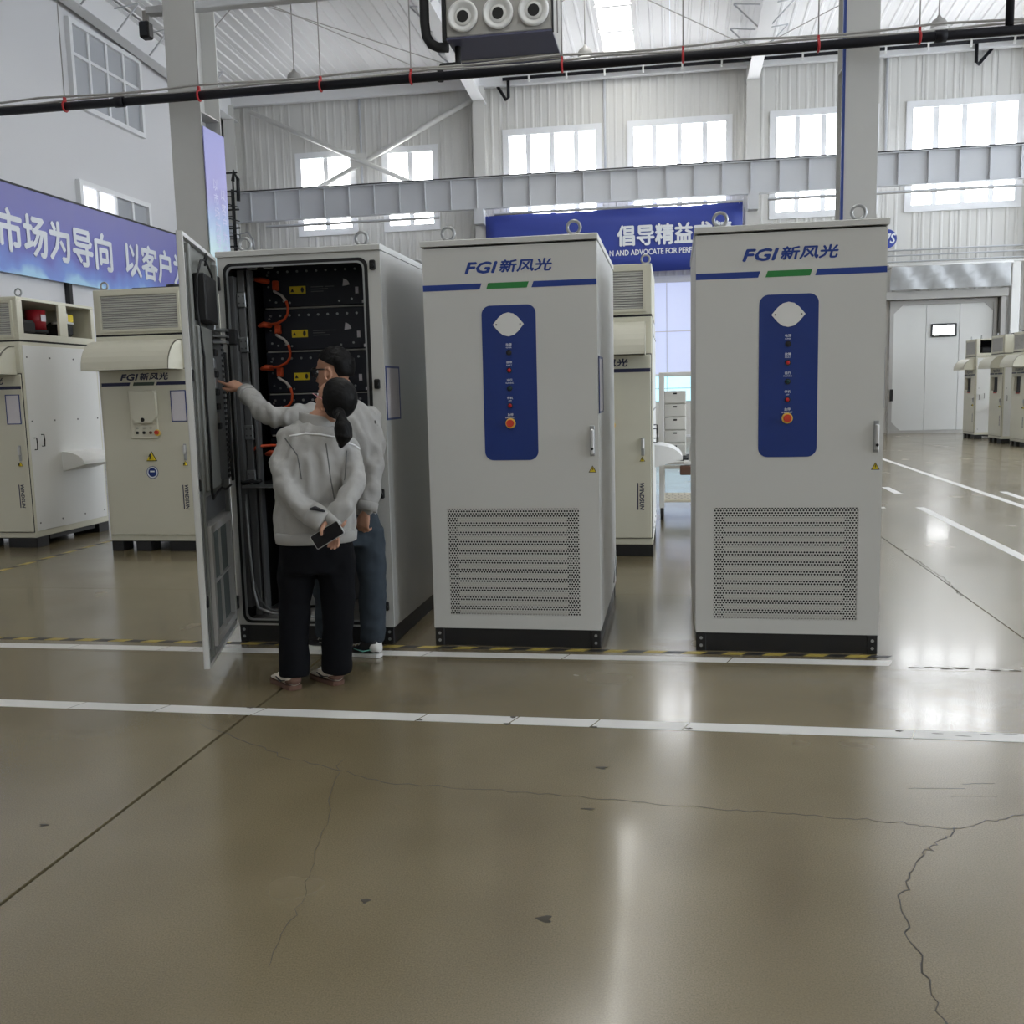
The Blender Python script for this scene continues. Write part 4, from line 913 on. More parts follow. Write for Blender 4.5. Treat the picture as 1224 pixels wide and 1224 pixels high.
for z in (0.25, 1.2, 2.15): D('hinge', M['rubber'], -0.012, 0.03, -0.014, 0.016, z - 0.04, z + 0.04, b=0.004)
for z in (0.45, 1.05, 1.6): D('lock_roller', M['rubber'], DW - 0.045, DW - 0.025, -0.015, 0.008, z - 0.03, z + 0.03, b=0.004)
D('lock_rod', M['steel'], DW - 0.06, DW - 0.05, -0.012, 0.0, 0.2, 2.2)

# ------------------------------------------------------------------ people
def fuse(mb, name, m, parent, voxel=0.012, smooth=4, fn=None, origin=Vector((0, 0, 0))):
    """unite overlapping closed shapes into ONE continuous surface"""
    me = mb.mesh('tmp', [])
    ob = bpy.data.objects.new('tmp', me); COL.objects.link(ob)
    r = ob.modifiers.new('r', 'REMESH'); r.mode = 'VOXEL'; r.voxel_size = voxel
    q = ob.modifiers.new('s', 'SMOOTH'); q.factor = 0.5; q.iterations = smooth
    dg = bpy.context.evaluated_depsgraph_get(); out = bpy.data.meshes.new_from_object(ob.evaluated_get(dg))
    COL.objects.unlink(ob); bpy.data.objects.remove(ob); bpy.data.meshes.remove(me)
    out.name = name
    if fn:
        for v in out.vertices: v.co = v.co + v.normal * max(-0.010, min(0.012, fn(v.co)))
        bm = bmesh.new(); bm.from_mesh(out)
        for _ in range(1): bmesh.ops.smooth_vert(bm, verts=bm.verts, factor=0.4, use_axis_x=True, use_axis_y=True, use_axis_z=True)
        bm.to_mesh(out); bm.free()
    for v in out.vertices: v.co = v.co - origin
    out.materials.clear()
    for x in (m if isinstance(m, (list, tuple)) else [m]): out.materials.append(x)
    for p in out.polygons: p.use_smooth = True
    return link(name, out, parent)
def ring_e(c, ax, ay, n=24, p=2.3):
    c, ax, ay = Vector(c), Vector(ax), Vector(ay); out = []
    for q in range(n):
        t = 2 * PI * q / n; ct, st = math.cos(t), math.sin(t)
        out.append(c + ax * (math.copysign(abs(ct) ** (2 / p), ct)) + ay * (math.copysign(abs(st) ** (2 / p), st)))
    return out
def wrinkle(freq, amp, stretch=(1, 1, 1), seed=0.0):
    """cloth folds: sharp creases running along the stretched axis, with softer dents between"""
    def fn(p):
        w_ = noise.noise_vector(Vector((p.x * 4 + seed, p.y * 4, p.z * 4))) * 0.35
        q = Vector((p.x * freq * stretch[0] + seed + w_.x, p.y * freq * stretch[1] + w_.y, p.z * freq * stretch[2] + seed + w_.z))
        a = noise.noise(q); b_ = noise.noise(q * 2.1 + Vector((5, 1, 3)))
        d = noise.noise(Vector((p.x * 9 + p.z * 14 + seed, p.y * 9, p.z * 12 - p.x * 10)))
        return amp * (1.0 * (0.55 - abs(a) * 2.4) + 0.3 * (0.4 - abs(b_) * 2.0) + 0.3 * (0.3 - abs(d) * 1.6))
    return fn
HEAD = [(0.0, .020, .078, .040), (.012, .036, .086, .022), (.03, .048, .090, -.012), (.05, .056, .092, -.045), (.07, .062, .090, -.066), (.095, .067, .088, -.082), (.12, .070, .084, -.092), (.145, .073, .088, -.098), (.17, .073, .083, -.1), (.193, .066, .068, -.09), (.21, .052, .046, -.07), (.222, .03, .02, -.04)]
def basis(f):
    f = Vector(f).normalized(); u = (Vector((0, 0, 1)) - f * f.z).normalized(); r = f.cross(u).normalized()
    return f, u, r
def head_shape(mb, hc, f, u, r, s):
    """hc is the middle of the skull"""
    base = Vector(hc) - u * 0.13 * s
    rings = []
    for z, w_, fr, bk in HEAD:
        mid = (fr + bk) / 2; half = (fr - bk) / 2
        rings.append(ring_e(base + u * z * s + f * mid * s, r * w_ * s, f * half * s, 24, 2.15))
    mb.loft(rings)
    P = lambda x, y, z: base + r * x * s + f * y * s + u * z * s
    mb.tube([P(0, .082, .118), P(0, .098, .092), P(0, .106, .077), P(0, .094, .068)], [.008 * s, .011 * s, .0145 * s, .009 * s], 8)
    for q in (-1, 1):
        mb.tube([P(q * .012, .094, .074), P(q * .013, .09, .072)], .008 * s, 6)
        mb.ball(P(q * .07, -.008, .1), .012 * s, 8)
        ear = [P(q * (.074 + .006 * math.sin(a * .5)), -.012 - .017 * math.cos(a) * 1.0, .10 + .030 * math.sin(a)) for a in [2 * PI * i / 12 for i in range(12)]]
        mb.tube(ear, .0065 * s, 6, closed=True)
        mb.tube([P(q * .035, .08, .142), P(q * .02, .086, .139)], .008 * s, 6)
    mb.tube([P(-.02, .088, .047), P(0, .094, .048), P(.02, .088, .047)], .007 * s, 6); mb.tube([P(-.018, .087, .036), P(0, .092, .035), P(.018, .087, .036)], .0075 * s, 6)
    mb.ball(P(0, .082, .012), .016 * s, 8)
    return P
def hand(mb, wrist, d, n, scale=1.0, curl=(0.2, 0.3, 0.35, 0.4), thumb=0.5, side=1, spread=0.0):
    """d: towards the fingers, n: the way the palm faces, side: +1 when the thumb lies along d x n"""
    d = Vector(d).normalized(); n = Vector(n); n = (n - d * n.dot(d)).normalized(); s = d.cross(n) * side; w0 = Vector(wrist)
    k = scale
    rings = [ring_e(w0 + d * (t * k), s * (a * k), n * (b * k), 14, 2.4) for t, a, b in ((-.02, .024, .02), (.0, .026, .019), (.025, .034, .017), (.055, .04, .015), (.08, .04, .0135), (.09, .034, .010))]
    mb.loft(rings)
    for i, (o, L) in enumerate(((.029, .072), (.0105, .08), (-.009, .074), (-.027, .058))):
        p = w0 + d * (.082 * k) + s * (o * k); dd = (d + s * (o * spread * 8)).normalized(); P = [p - dd * .02 * k]; P.append(p)
        nn = n.copy(); c = curl[i]
        for seg in (0.45, 0.3, 0.25):
            q = Matrix.Rotation(c, 3, dd.cross(nn).normalized()); dd = q @ dd; nn = q @ nn
            p = p + dd * (L * seg * k); P.append(p)
        mb.tube(P, [.0095 * k, .0095 * k, .0088 * k, .008 * k, .0066 * k], 8, round_ends=True)
    p = w0 + d * .02 * k + s * .026 * k; dd = (d * 0.62 + s * 0.72 * (1 - thumb) + n * thumb * 0.7).normalized()
    mb.tube([p, p + dd * .035 * k, p + (dd * .7 + d * .3).normalized() * .06 * k, p + (dd * .5 + d * .5).normalized() * .085 * k], [.014 * k, .0115 * k, .0095 * k, .0075 * k], 8, round_ends=True)
def eyes(P, parent, origin, s):
    for q in (-1, 1):
        e = MB().ball(P(q * .03, .081, .122) - origin, .0075 * s, 10).build('eye', M['printwhite'], parent)
        MB().ball(P(q * .0305, .0875, .122) - origin, .004 * s, 8).build('pupil', M['printblack'], e)
def hair_cap(hc, f, u, r, rad, cut_pt, cut_n, name, parent, origin, ruffle=0.004, freq=40):
    me = bpy.data.meshes.new(name); bm = bmesh.new(); bmesh.ops.create_icosphere(bm, subdivisions=5, radius=1.0)
    X = Matrix((r * rad[0], f * rad[1], u * rad[2])).transposed()
    for v in bm.verts:
        p = X @ v.co; p = p * (1 + ruffle / 0.1 * noise.noise(Vector((v.co.x * 3, v.co.y * 1.2, v.co.z * 3)) * freq / 10)); v.co = Vector(hc) + p
    g = bmesh.ops.bisect_plane(bm, geom=bm.verts[:] + bm.edges[:] + bm.faces[:], plane_co=cut_pt, plane_no=cut_n, clear_outer=True)
    bmesh.ops.contextual_create(bm, geom=[e for e in g['geom_cut'] if isinstance(e, bmesh.types.BMEdge)])
    for v in bm.verts: v.co -= origin
    for fc in bm.faces: fc.smooth = True
    bmesh.ops.recalc_face_normals(bm, faces=bm.faces); bm.to_mesh(me); bm.free(); me.materials.append(M['hair'])
    return link(name, me, parent)
def drape(me_obj, origin, pts, width, name, m, parent, lift=0.003, start=Vector((0, 0, 1.48))):
    """a narrow strip laid on a garment along the given path"""
    bv = BVHTree.FromPolygons([v.co + origin for v in me_obj.data.vertices], [list(p.vertices) for p in me_obj.data.polygons]); mb = MB(); rows = []
    for a, b in zip(pts[:-1], pts[1:]):
        for i in range(8):
            t = i / 8; q = Vector(a).lerp(Vector(b), t); row = []
            for dz in (-width / 2, width / 2):
                d = (q + Vector((0, 0, dz)) - start).normalized(); h = bv.ray_cast(start, d)
                if h[0] is None: row = None; break
                row.append(h[0] - d * lift)
            if row: rows.append(row)
    vs = [p - origin for r_ in rows for p in r_] + [p - origin + Vector((0, lift * 0.8, 0)) for r_ in rows for p in r_]; N_ = 2 * len(rows); fs = []
    for i in range(len(rows) - 1): fs += [[2 * i, 2 * i + 1, 2 * i + 3, 2 * i + 2], [N_ + 2 * i, N_ + 2 * i + 2, N_ + 2 * i + 3, N_ + 2 * i + 1], [2 * i + 1, N_ + 2 * i + 1, N_ + 2 * i + 3, 2 * i + 3], [2 * i, 2 * i + 2, N_ + 2 * i + 2, N_ + 2 * i]]
    if rows: return mb.add(vs, fs, 0, True).build(name, m, parent)
def shoe(parent, origin, heel, toe, name, upper, L=0.26, w=0.047, patch=None, toe_m=None, h=0.085, sole=None):
    """heel and toe on the floor; local x runs from heel to toe"""
    heel = Vector(heel); toe = Vector(toe); d = (toe - heel).normalized(); s = Vector((-d.y, d.x, 0)); X = Matrix((d, s, Vector((0, 0, 1)))).transposed().to_4x4(); X.translation = heel - origin
    def ring(x, a, z0, z1): return [X @ Vector((x, a * math.copysign(abs(math.cos(t)) ** 0.8, math.cos(t)), z0 + (z1 - z0) * (0.5 + 0.5 * math.sin(t)))) for t in [2 * PI * q / 16 for q in range(16)]]
    up = MB().loft([ring(0.004 * 1, .02, .025, .06), ring(.012, .034, .022, h), ring(.05, .04, .02, h + .004), ring(.085, .041, .02, h - .005), ring(.13, .043, .02, .066), ring(.18, w, .02, .052), ring(.22, w - .003, .02, .044), ring(L - .012, .03, .02, .036), ring(L - .002, .012, .02, .03)]).build(name, upper, parent)
    out = []
    for x, a in ((0, .018), (.01, .033), (.05, .04), (.1, .038), (.15, .044), (.19, w + .003), (.225, w), (L - .012, .034), (L + .002, .014)): out.append((x, a))
    pts = [(x, a) for x, a in out] + [(x, -a) for x, a in out[::-1]]
    MB().prism(pts, 0.002, 0.024, 'z', X=X).build('sole', sole or M['sole'], up)
    if patch:
        for sg in (-1, 1):
            MB().tube([(.045, sg * .0395, .05), (.09, sg * .042, .038), (.15, sg * .044, .05)], [.006, .012, .004], 6, flat=0.3, X=X).build('side_patch', patch, up)
        MB().loft([ring(-.001, .02, .03, .07), ring(.012, .0355, .026, h - .01), ring(.04, .042, .026, h - .02), ring(.05, .0405, .03, h - .03)]).build('heel_patch', toe_m or patch, up)
    for k in range(4): MB().tube([X @ Vector((.11 + k * .022, -.02, .074 - k * .006)), X @ Vector((.113 + k * .022, 0, .08 - k * .006)), X @ Vector((.11 + k * .022, .02, .074 - k * .006))], .0035, 6).build('lace', M['sole'], up)
    return up

# --- the woman with the ponytail, seen from behind
WO = Vector((-1.80, 4.57, 0))
wm = empty('person', WO, 'person with black ponytail seen from behind, grey work jacket, phone behind the back', 'person')
f = Vector((-.35, .94, 0)).normalized(); r = Vector((.94, .35, 0)).normalized(); rt = (r + Vector((0, 0, -.2)))
hf, hu, hr = basis((-.85, .36, .38)); hc = Vector((-1.672, 4.60, 1.470)); HS = 0.95
def torso_rings(rows, rr, ff, grow=0.0, p=2.3):
    return [ring_e(c, rv * (a + grow), ff * (b + grow), 28, p) for c, rv, a, b in rows]
TW = [((-1.79, 4.58, .775), r, .198, .14), ((-1.79, 4.58, .80), r, .203, .145), ((-1.79, 4.58, .86), r, .205, .143), ((-1.79, 4.575, .96), r, .192, .132), ((-1.782, 4.57, 1.08), r + Vector((0, 0, -.06)), .188, .13), ((-1.77, 4.57, 1.18), r + Vector((0, 0, -.12)), .19, .126), ((-1.76, 4.58, 1.255), rt, .168, .108), ((-1.758, 4.587, 1.305), rt, .14, .095), ((-1.762, 4.592, 1.345), rt, .092, .078)]
LA = [(-1.880, 4.535, 1.275), (-1.905, 4.47, 1.16), (-1.885, 4.43, 1.05), (-1.79, 4.385, .955), (-1.69, 4.375, .895)]
RA = [(-1.622, 4.62, 1.215), (-1.575, 4.56, 1.12), (-1.545, 4.49, 1.04), (-1.575, 4.42, .955), (-1.640, 4.385, .885)]
jk = MB(); jk.loft(torso_rings(TW, r, f))
jk.tube(LA, [.066, .061, .060, .056, .054], 14, round_ends=True); jk.tube(RA, [.062, .057, .056, .052, .046], 14, round_ends=True)
jk.ball(LA[0], .07); jk.ball(RA[0], .066)
wj = fuse(jk, 'jacket', M['jacket'], wm, 0.010, 5, wrinkle(10, 0.017, (1, 1, .45), 3.1), WO)
MB().loft([ring_e((-1.79, 4.58, z), r * a, f * (a * .70), 40) for z, a in ((.752, .196), (.756, .203), (.80, .208), (.81, .2))], 0, True, Matrix.Translation(-WO)).build('jacket_hem', M['jacket'], wm)
MB().loft([ring_e(Vector((-1.765, 4.595, 1.335)) + hu * 0 + Vector((-.004, .002, .045)) * t, rt * (.088 - .006 * t), f * (.078 - .004 * t), 28) for t in (-.6, 0, 1, 1.25)] , 0, True, Matrix.Translation(-WO)).build('collar', M['jacket'], wm)
# turned-back left cuff, its opening drawn as a dark lens
dcu = (Vector(LA[4]) - Vector(LA[3])).normalized()
MB().tube([Vector(LA[4]) - dcu * .05 - WO, Vector(LA[4]) + dcu * .03 - WO, Vector(LA[4]) + dcu * .035 - WO], [.064, .062, .054], 18).build('turned_cuff', M['jacket'], wm)
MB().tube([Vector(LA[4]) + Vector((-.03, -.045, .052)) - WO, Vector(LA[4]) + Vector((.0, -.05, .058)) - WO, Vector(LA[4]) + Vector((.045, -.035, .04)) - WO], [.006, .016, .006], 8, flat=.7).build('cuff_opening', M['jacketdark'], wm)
dcr = (Vector(RA[4]) - Vector(RA[3])).normalized()
MB().tube([Vector(RA[4]) - dcr * .03 - WO, Vector(RA[4]) + dcr * .012 - WO], [.051, .047], 16).build('cuff', M['jacket'], wm)
drape(wj, WO, [(-1.905, 4.58, 1.288), (-1.82, 4.58, 1.30), (-1.74, 4.58, 1.293), (-1.65, 4.58, 1.275)], .009, 'reflective_piping', M['reflective'], wm)
drape(wj, WO, [(-1.605, 4.58, 1.252), (-1.565, 4.58, 1.236), (-1.535, 4.58, 1.216)], .009, 'reflective_piping', M['reflective'], wm)
M['pleat'] = mat('jacket_pleat_shadow_cloth', (96, 96, 97), 0.9)  # dark tubes paint in the shade of back folds, and mark the armhole seam
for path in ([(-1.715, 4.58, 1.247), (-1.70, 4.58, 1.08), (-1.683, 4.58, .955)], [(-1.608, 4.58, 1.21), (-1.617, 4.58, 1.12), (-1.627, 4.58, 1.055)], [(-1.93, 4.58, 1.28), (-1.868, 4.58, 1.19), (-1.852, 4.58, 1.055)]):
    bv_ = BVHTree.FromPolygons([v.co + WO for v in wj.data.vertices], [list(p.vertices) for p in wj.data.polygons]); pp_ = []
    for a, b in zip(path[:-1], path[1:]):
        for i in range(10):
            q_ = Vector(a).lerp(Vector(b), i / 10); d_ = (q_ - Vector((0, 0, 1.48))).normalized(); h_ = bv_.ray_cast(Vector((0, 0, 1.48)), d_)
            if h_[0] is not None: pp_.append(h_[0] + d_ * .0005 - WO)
    MB().tube(pp_, .0032, 6).build('pleat_shade_seam', M['pleat'], wm)
# body under the clothes: one continuous surface
bd = MB()
bd.loft(torso_rings([(c, rv, a * .8, b * .75) for c, rv, a, b in TW], r, f))
bd.tube(LA[:-1] + [(-1.70, 4.38, .90)], [.042, .038, .036, .032, .026], 12); bd.tube(RA, [.04, .037, .034, .03, .025], 12)
bd.tube([(-1.762, 4.592, 1.31), (-1.758, 4.598, 1.37), tuple(hc - hu * .07 - hf * .005)], [.062, .052, .054], 14)
bd.tube([(-1.648, 4.372, .89), (-1.655, 4.338, .868), (-1.662, 4.3205, .845), (-1.662, 4.3205, .825)], [.014, .012, .0095, .008], 8, round_ends=True)
PW = head_shape(bd, hc, hf, hu, hr, HS)
LEGW = (((-1.885, 4.57, .80), (-1.915, 4.56, .44), (-1.925, 4.53, .08)), ((-1.70, 4.60, .80), (-1.70, 4.61, .43), (-1.735, 4.63, .08)))
for L_ in LEGW: bd.tube([(L_[0][0], L_[0][1], .68)] + list(L_[1:]), [.06, .05, .035], 12, round_ends=True)
phc = Vector((-1.638, 4.335, .822)); pu = Vector((.135, 0, .078)).normalized(); pv = Vector((.078, 0, -.135)).normalized()
hand(bd, Vector(RA[4]) + dcr * .02 + Vector((0, .012, 0)), Vector((.30, -.02, -.95)), (-0.1, -1, 0.0), 0.9, (0.35, 0.38, 0.4, 0.42), 0.9, -1)
hand(bd, (-1.69, 4.395, .885), (0.7, 0.12, -0.25), (0, 0.5, 0.6), 0.85, (0.4, 0.45, 0.5, 0.5), 0.4, -1)
fuse(bd, 'body', M['skin'], wm, 0.0048, 2, None, WO)
# fingertips that close round the lower edge of the phone
eyes(PW, wm, WO, HS)
hair_cap(hc + hu * .012 - hf * .028, hf, hu, hr, (.089, .103, .104), hc - hf * .006, (hf * .93 - hu * .36).normalized(), 'hair', wm, WO, .003)
pt = MB(); pt.tube([(-1.615, 4.505, 1.40), (-1.595, 4.485, 1.375), (-1.58, 4.465, 1.33), (-1.578, 4.455, 1.285), (-1.592, 4.455, 1.24)], [.03, .024, .045, .044, .014], 14, round_ends=True)
fuse(pt, 'ponytail', M['hair'], wm, 0.007, 2, wrinkle(60, .004, (1, 1, .15)), WO)
MB().tube([Vector((-1.601, 4.492, 1.383)) + hr * (.026 * math.cos(a)) + hu * (.02 * math.sin(a)) - WO for a in [2 * PI * i / 12 for i in range(12)]], .007, 6, closed=True).build('hair_tie', M['black'], wm)
for q in (-1, 1):
    g_ = MB().tube([PW(q * .076, -.01, .126) - WO, PW(q * .074, .05, .126) - WO, PW(q * .064, .090, .124) - WO], .0024, 6).build('glasses_arm', M['pink'], wm)
pn = MB()
pn.loft([ring_e(c, rv * a, f * b, 26) for c, rv, a, b in (((-1.79, 4.585, .60), r, .19, .125), ((-1.79, 4.58, .70), r, .192, .135), ((-1.79, 4.58, .79), r, .18, .12), ((-1.79, 4.58, .85), r, .16, .11))])
for (h_, k_, a_), rr_ in zip(LEGW, ((.1, .082, .078), (.1, .086, .08))):
    pn.tube([(h_[0], h_[1], .72), ((h_[0] + k_[0]) / 2, (h_[1] + k_[1]) / 2, .6), k_, ((k_[0] + a_[0]) / 2, (k_[1] + a_[1]) / 2, .25), (a_[0], a_[1], .06)], [.1, .098, rr_[1], .078, rr_[2]], 16)
fuse(pn, 'trousers', M['trousers'], wm, 0.011, 4, wrinkle(8, .007, (1, 1, .7), 7.7), WO)
shoe(wm, WO, (-1.895, 4.475, 0), (-2.05, 4.62, 0), 'shoe', M['beige'], .245, .045, M['printblack'], M['brown'], .08, M['brown'])
shoe(wm, WO, (-1.70, 4.575, 0), (-1.885, 4.72, 0), 'shoe', M['beige'], .245, .045, M['printblack'], M['brown'], .08, M['brown'])

# --- the phone in her hand
ph = empty('phone', phc, 'dark phone with silver edge held behind the back of the ponytailed person', 'phone')
XP = Matrix((pu, pv, Vector((0, 1, 0)))).transposed().to_4x4()
MB().prism(rrect(-.081, .081, -.037, .037, .008, 4), -.004, .004, 'z', X=XP).build('phone_body', M['handle'], ph)
MB().prism(rrect(-.078, .078, -.034, .034, .007, 4), -.0052, -.004, 'z', X=XP).build('phone_screen', M['screen'], ph)

# --- the man with glasses, left arm reaching to the door
MO = Vector((-1.82, 5.10, 0))
mn = empty('person', MO, 'person with short black hair and glasses, grey jacket, pointing at the open door', 'person')
f = Vector((-.55, .83, 0)).normalized(); r = Vector((.83, .55, 0)).normalized()
hf, hu, hr = basis((-.96, .26, -.06)); hc = Vector((-1.842, 5.10, 1.632)); HS = 1.08
TM = [((-1.80, 5.09, .77), r, .165, .115), ((-1.80, 5.09, .80), r, .168, .12), ((-1.79, 5.08, .95), r, .175, .122), ((-1.79, 5.08, 1.12), r, .19, .132), ((-1.79, 5.08, 1.26), r, .195, .13), ((-1.795, 5.085, 1.36), r, .185, .115), ((-1.80, 5.09, 1.425), r, .14, .095), ((-1.805, 5.095, 1.465), r, .085, .078)]
LM = [(-1.945, 4.99, 1.375), (-2.05, 4.93, 1.375), (-2.16, 4.90, 1.385), (-2.27, 4.99, 1.455), (-2.345, 5.065, 1.508)]
RM = [(-1.672, 5.15, 1.355), (-1.640, 5.12, 1.22), (-1.628, 5.07, 1.08), (-1.632, 5.01, .96), (-1.645, 4.985, .875)]
jm = MB(); jm.loft(torso_rings(TM, r, f)); jm.tube(LM, [.072, .066, .062, .054, .048], 14, round_ends=True); jm.tube(RM, [.066, .062, .058, .053, .048], 14, round_ends=True); jm.ball(LM[0], .076); jm.ball(RM[0], .072)
mj = fuse(jm, 'jacket', M['jacket'], mn, 0.010, 5, wrinkle(10, 0.017, (1, 1, .5), 11.3), MO)
MB().loft([ring_e((-1.80, 5.09, z), r * a, f * (a * .72), 40) for z, a in ((.745, .165), (.75, .17), (.79, .173), (.80, .165))], 0, True, Matrix.Translation(-MO)).build('jacket_hem', M['jacket'], mn)
for (A, rad) in ((LM, .052), (RM, .053)):
    dd = (Vector(A[4]) - Vector(A[3])).normalized(); MB().tube([Vector(A[4]) - dd * .03 - MO, Vector(A[4]) + dd * .02 - MO], [rad + .002, rad], 16).build('cuff', M['jacket'], mn)
MB().loft([ring_e(Vector((-1.806, 5.095, 1.45)) + Vector((.004, -.002, .05)) * t, r * (.085 - .01 * t), f * (.078 - .008 * t), 28) for t in (-.5, 0, 1, 1.2)], 0, True, Matrix.Translation(-MO)).build('collar', M['jacket'], mn)
MB().loft([ring_e(Vector((-1.806, 5.095, 1.478)) + Vector((.004, -.002, .05)) * t, r * (.083 - .004 * t), f * (.077 - .003 * t), 28) for t in (0, .12, .36, .42)], 0, True, Matrix.Translation(-MO)).build('lanyard', M['collarblue'], mn)
# pen pocket on the sleeve
mb = MB(); mb.box(-.03, .03, -.006, .006, -.055, .055, b=.004)
pk = mb.build('sleeve_pocket', M['jacket'], mn, Vector((-1.632, 5.098, 1.27)) - MO, (0, 0.05, 0.12))
for k in (-.012, .01): MB().tube([(k, -.008, .02), (k, -.009, .075)], .0035, 6).build('pen', M['printblack'], pk)
bd = MB(); bd.loft(torso_rings([(c, rv, a * .8, b * .75) for c, rv, a, b in TM], r, f))
bd.tube(LM, [.045, .042, .038, .034, .03], 12); bd.tube(RM, [.045, .042, .038, .034, .03], 12)
bd.tube([(-1.805, 5.092, 1.42), (-1.81, 5.097, 1.49), tuple(hc - hu * .075 - hf * .02)], [.075, .062, .064], 14)
PM = head_shape(bd, hc, hf, hu, hr, HS)
LEGM = (((-1.885, 5.04, .80), (-1.965, 5.14, .44), (-2.01, 5.255, .08)), ((-1.70, 5.12, .80), (-1.685, 5.125, .43), (-1.70, 5.145, .08)))
for L_ in LEGM: bd.tube([(L_[0][0], L_[0][1], .68)] + list(L_[1:]), [.06, .05, .036], 12, round_ends=True)
hand(bd, (-2.385, 5.095, 1.535), Vector((-2.56, 5.135, 1.615)) - Vector((-2.385, 5.095, 1.535)), (0.15, 0.35, -1), 1.0, (0.04, 0.75, 0.95, 1.0), 0.55, 1)
hand(bd, (-1.653, 4.972, .85), (-.22, -.08, -1), (.3, .95, 0), 0.92, (0.5, 0.6, 0.7, 0.8), 0.35, -1, 0.9)
fuse(bd, 'body', M['skin'], mn, 0.0048, 2, None, MO)
eyes(PM, mn, MO, HS)
hair_cap(hc + hu * .018 - hf * .008, hf, hu, hr, (.086, .112, .105), hc + hu * .046 + hf * .02, (-hu * .86 + hf * .42).normalized(), 'hair', mn, MO, .006, 70)
MB().loft([ring_e(hc + hu * z - hf * .066, hr * a, hf * b, 24) for z, a, b in ((-.05, .05, .044), (-.02, .068, .05), (.02, .077, .05), (.05, .078, .048))], 0, True, Matrix.Translation(-MO)).build('hair_back', M['hair'], mn)
gl = MB().tube([PM(-.03, .098, .128) - MO, PM(0, .1, .128) - MO, PM(.03, .098, .128) - MO], .003, 6).build('glasses_bridge', M['glassblack'], mn)
for q in (-1, 1):
    MB().tube([PM(q * .035 + .028 * math.cos(a), .101 - .006 * abs(math.cos(a)), .12 + .021 * math.sin(a)) - MO for a in [2 * PI * i / 14 for i in range(14)]], .0042, 6, closed=True).build('glasses_rim', M['glassblack'], gl)
    MB().tube([PM(q * .079, -.012, .125) - MO, PM(q * .077, .05, .13) - MO, PM(q * .066, .094, .128) - MO], .0042, 6).build('glasses_arm', M['glassblack'], gl)
pn = MB()
pn.loft([ring_e(c, rv * a, f * b, 26) for c, rv, a, b in (((-1.79, 5.08, .66), r, .175, .12), ((-1.79, 5.08, .74), r, .178, .125), ((-1.79, 5.08, .82), r, .165, .115), ((-1.79, 5.08, .87), r, .15, .105))])
for h_, k_, a_ in LEGM:
    pn.tube([(h_[0], h_[1], .74), ((h_[0] + k_[0]) / 2, (h_[1] + k_[1]) / 2, .6), k_, ((k_[0] + a_[0]) / 2, (k_[1] + a_[1]) / 2, .25), (a_[0], a_[1], .09)], [.098, .092, .08, .074, .072], 16)
fuse(pn, 'jeans', M['denim'], mn, 0.011, 4, wrinkle(9, .008, (1, 1, .9), 2.2), MO)
shoe(mn, MO, (-1.645, 5.11, 0), (-1.92, 5.17, 0), 'shoe', M['printblack'], .285, .05, M['mint'], M['sole'], .12)
shoe(mn, MO, (-1.90, 5.235, 0), (-2.17, 5.30, 0), 'shoe', M['printblack'], .285, .05, M['sole'], M['sole'], .09)

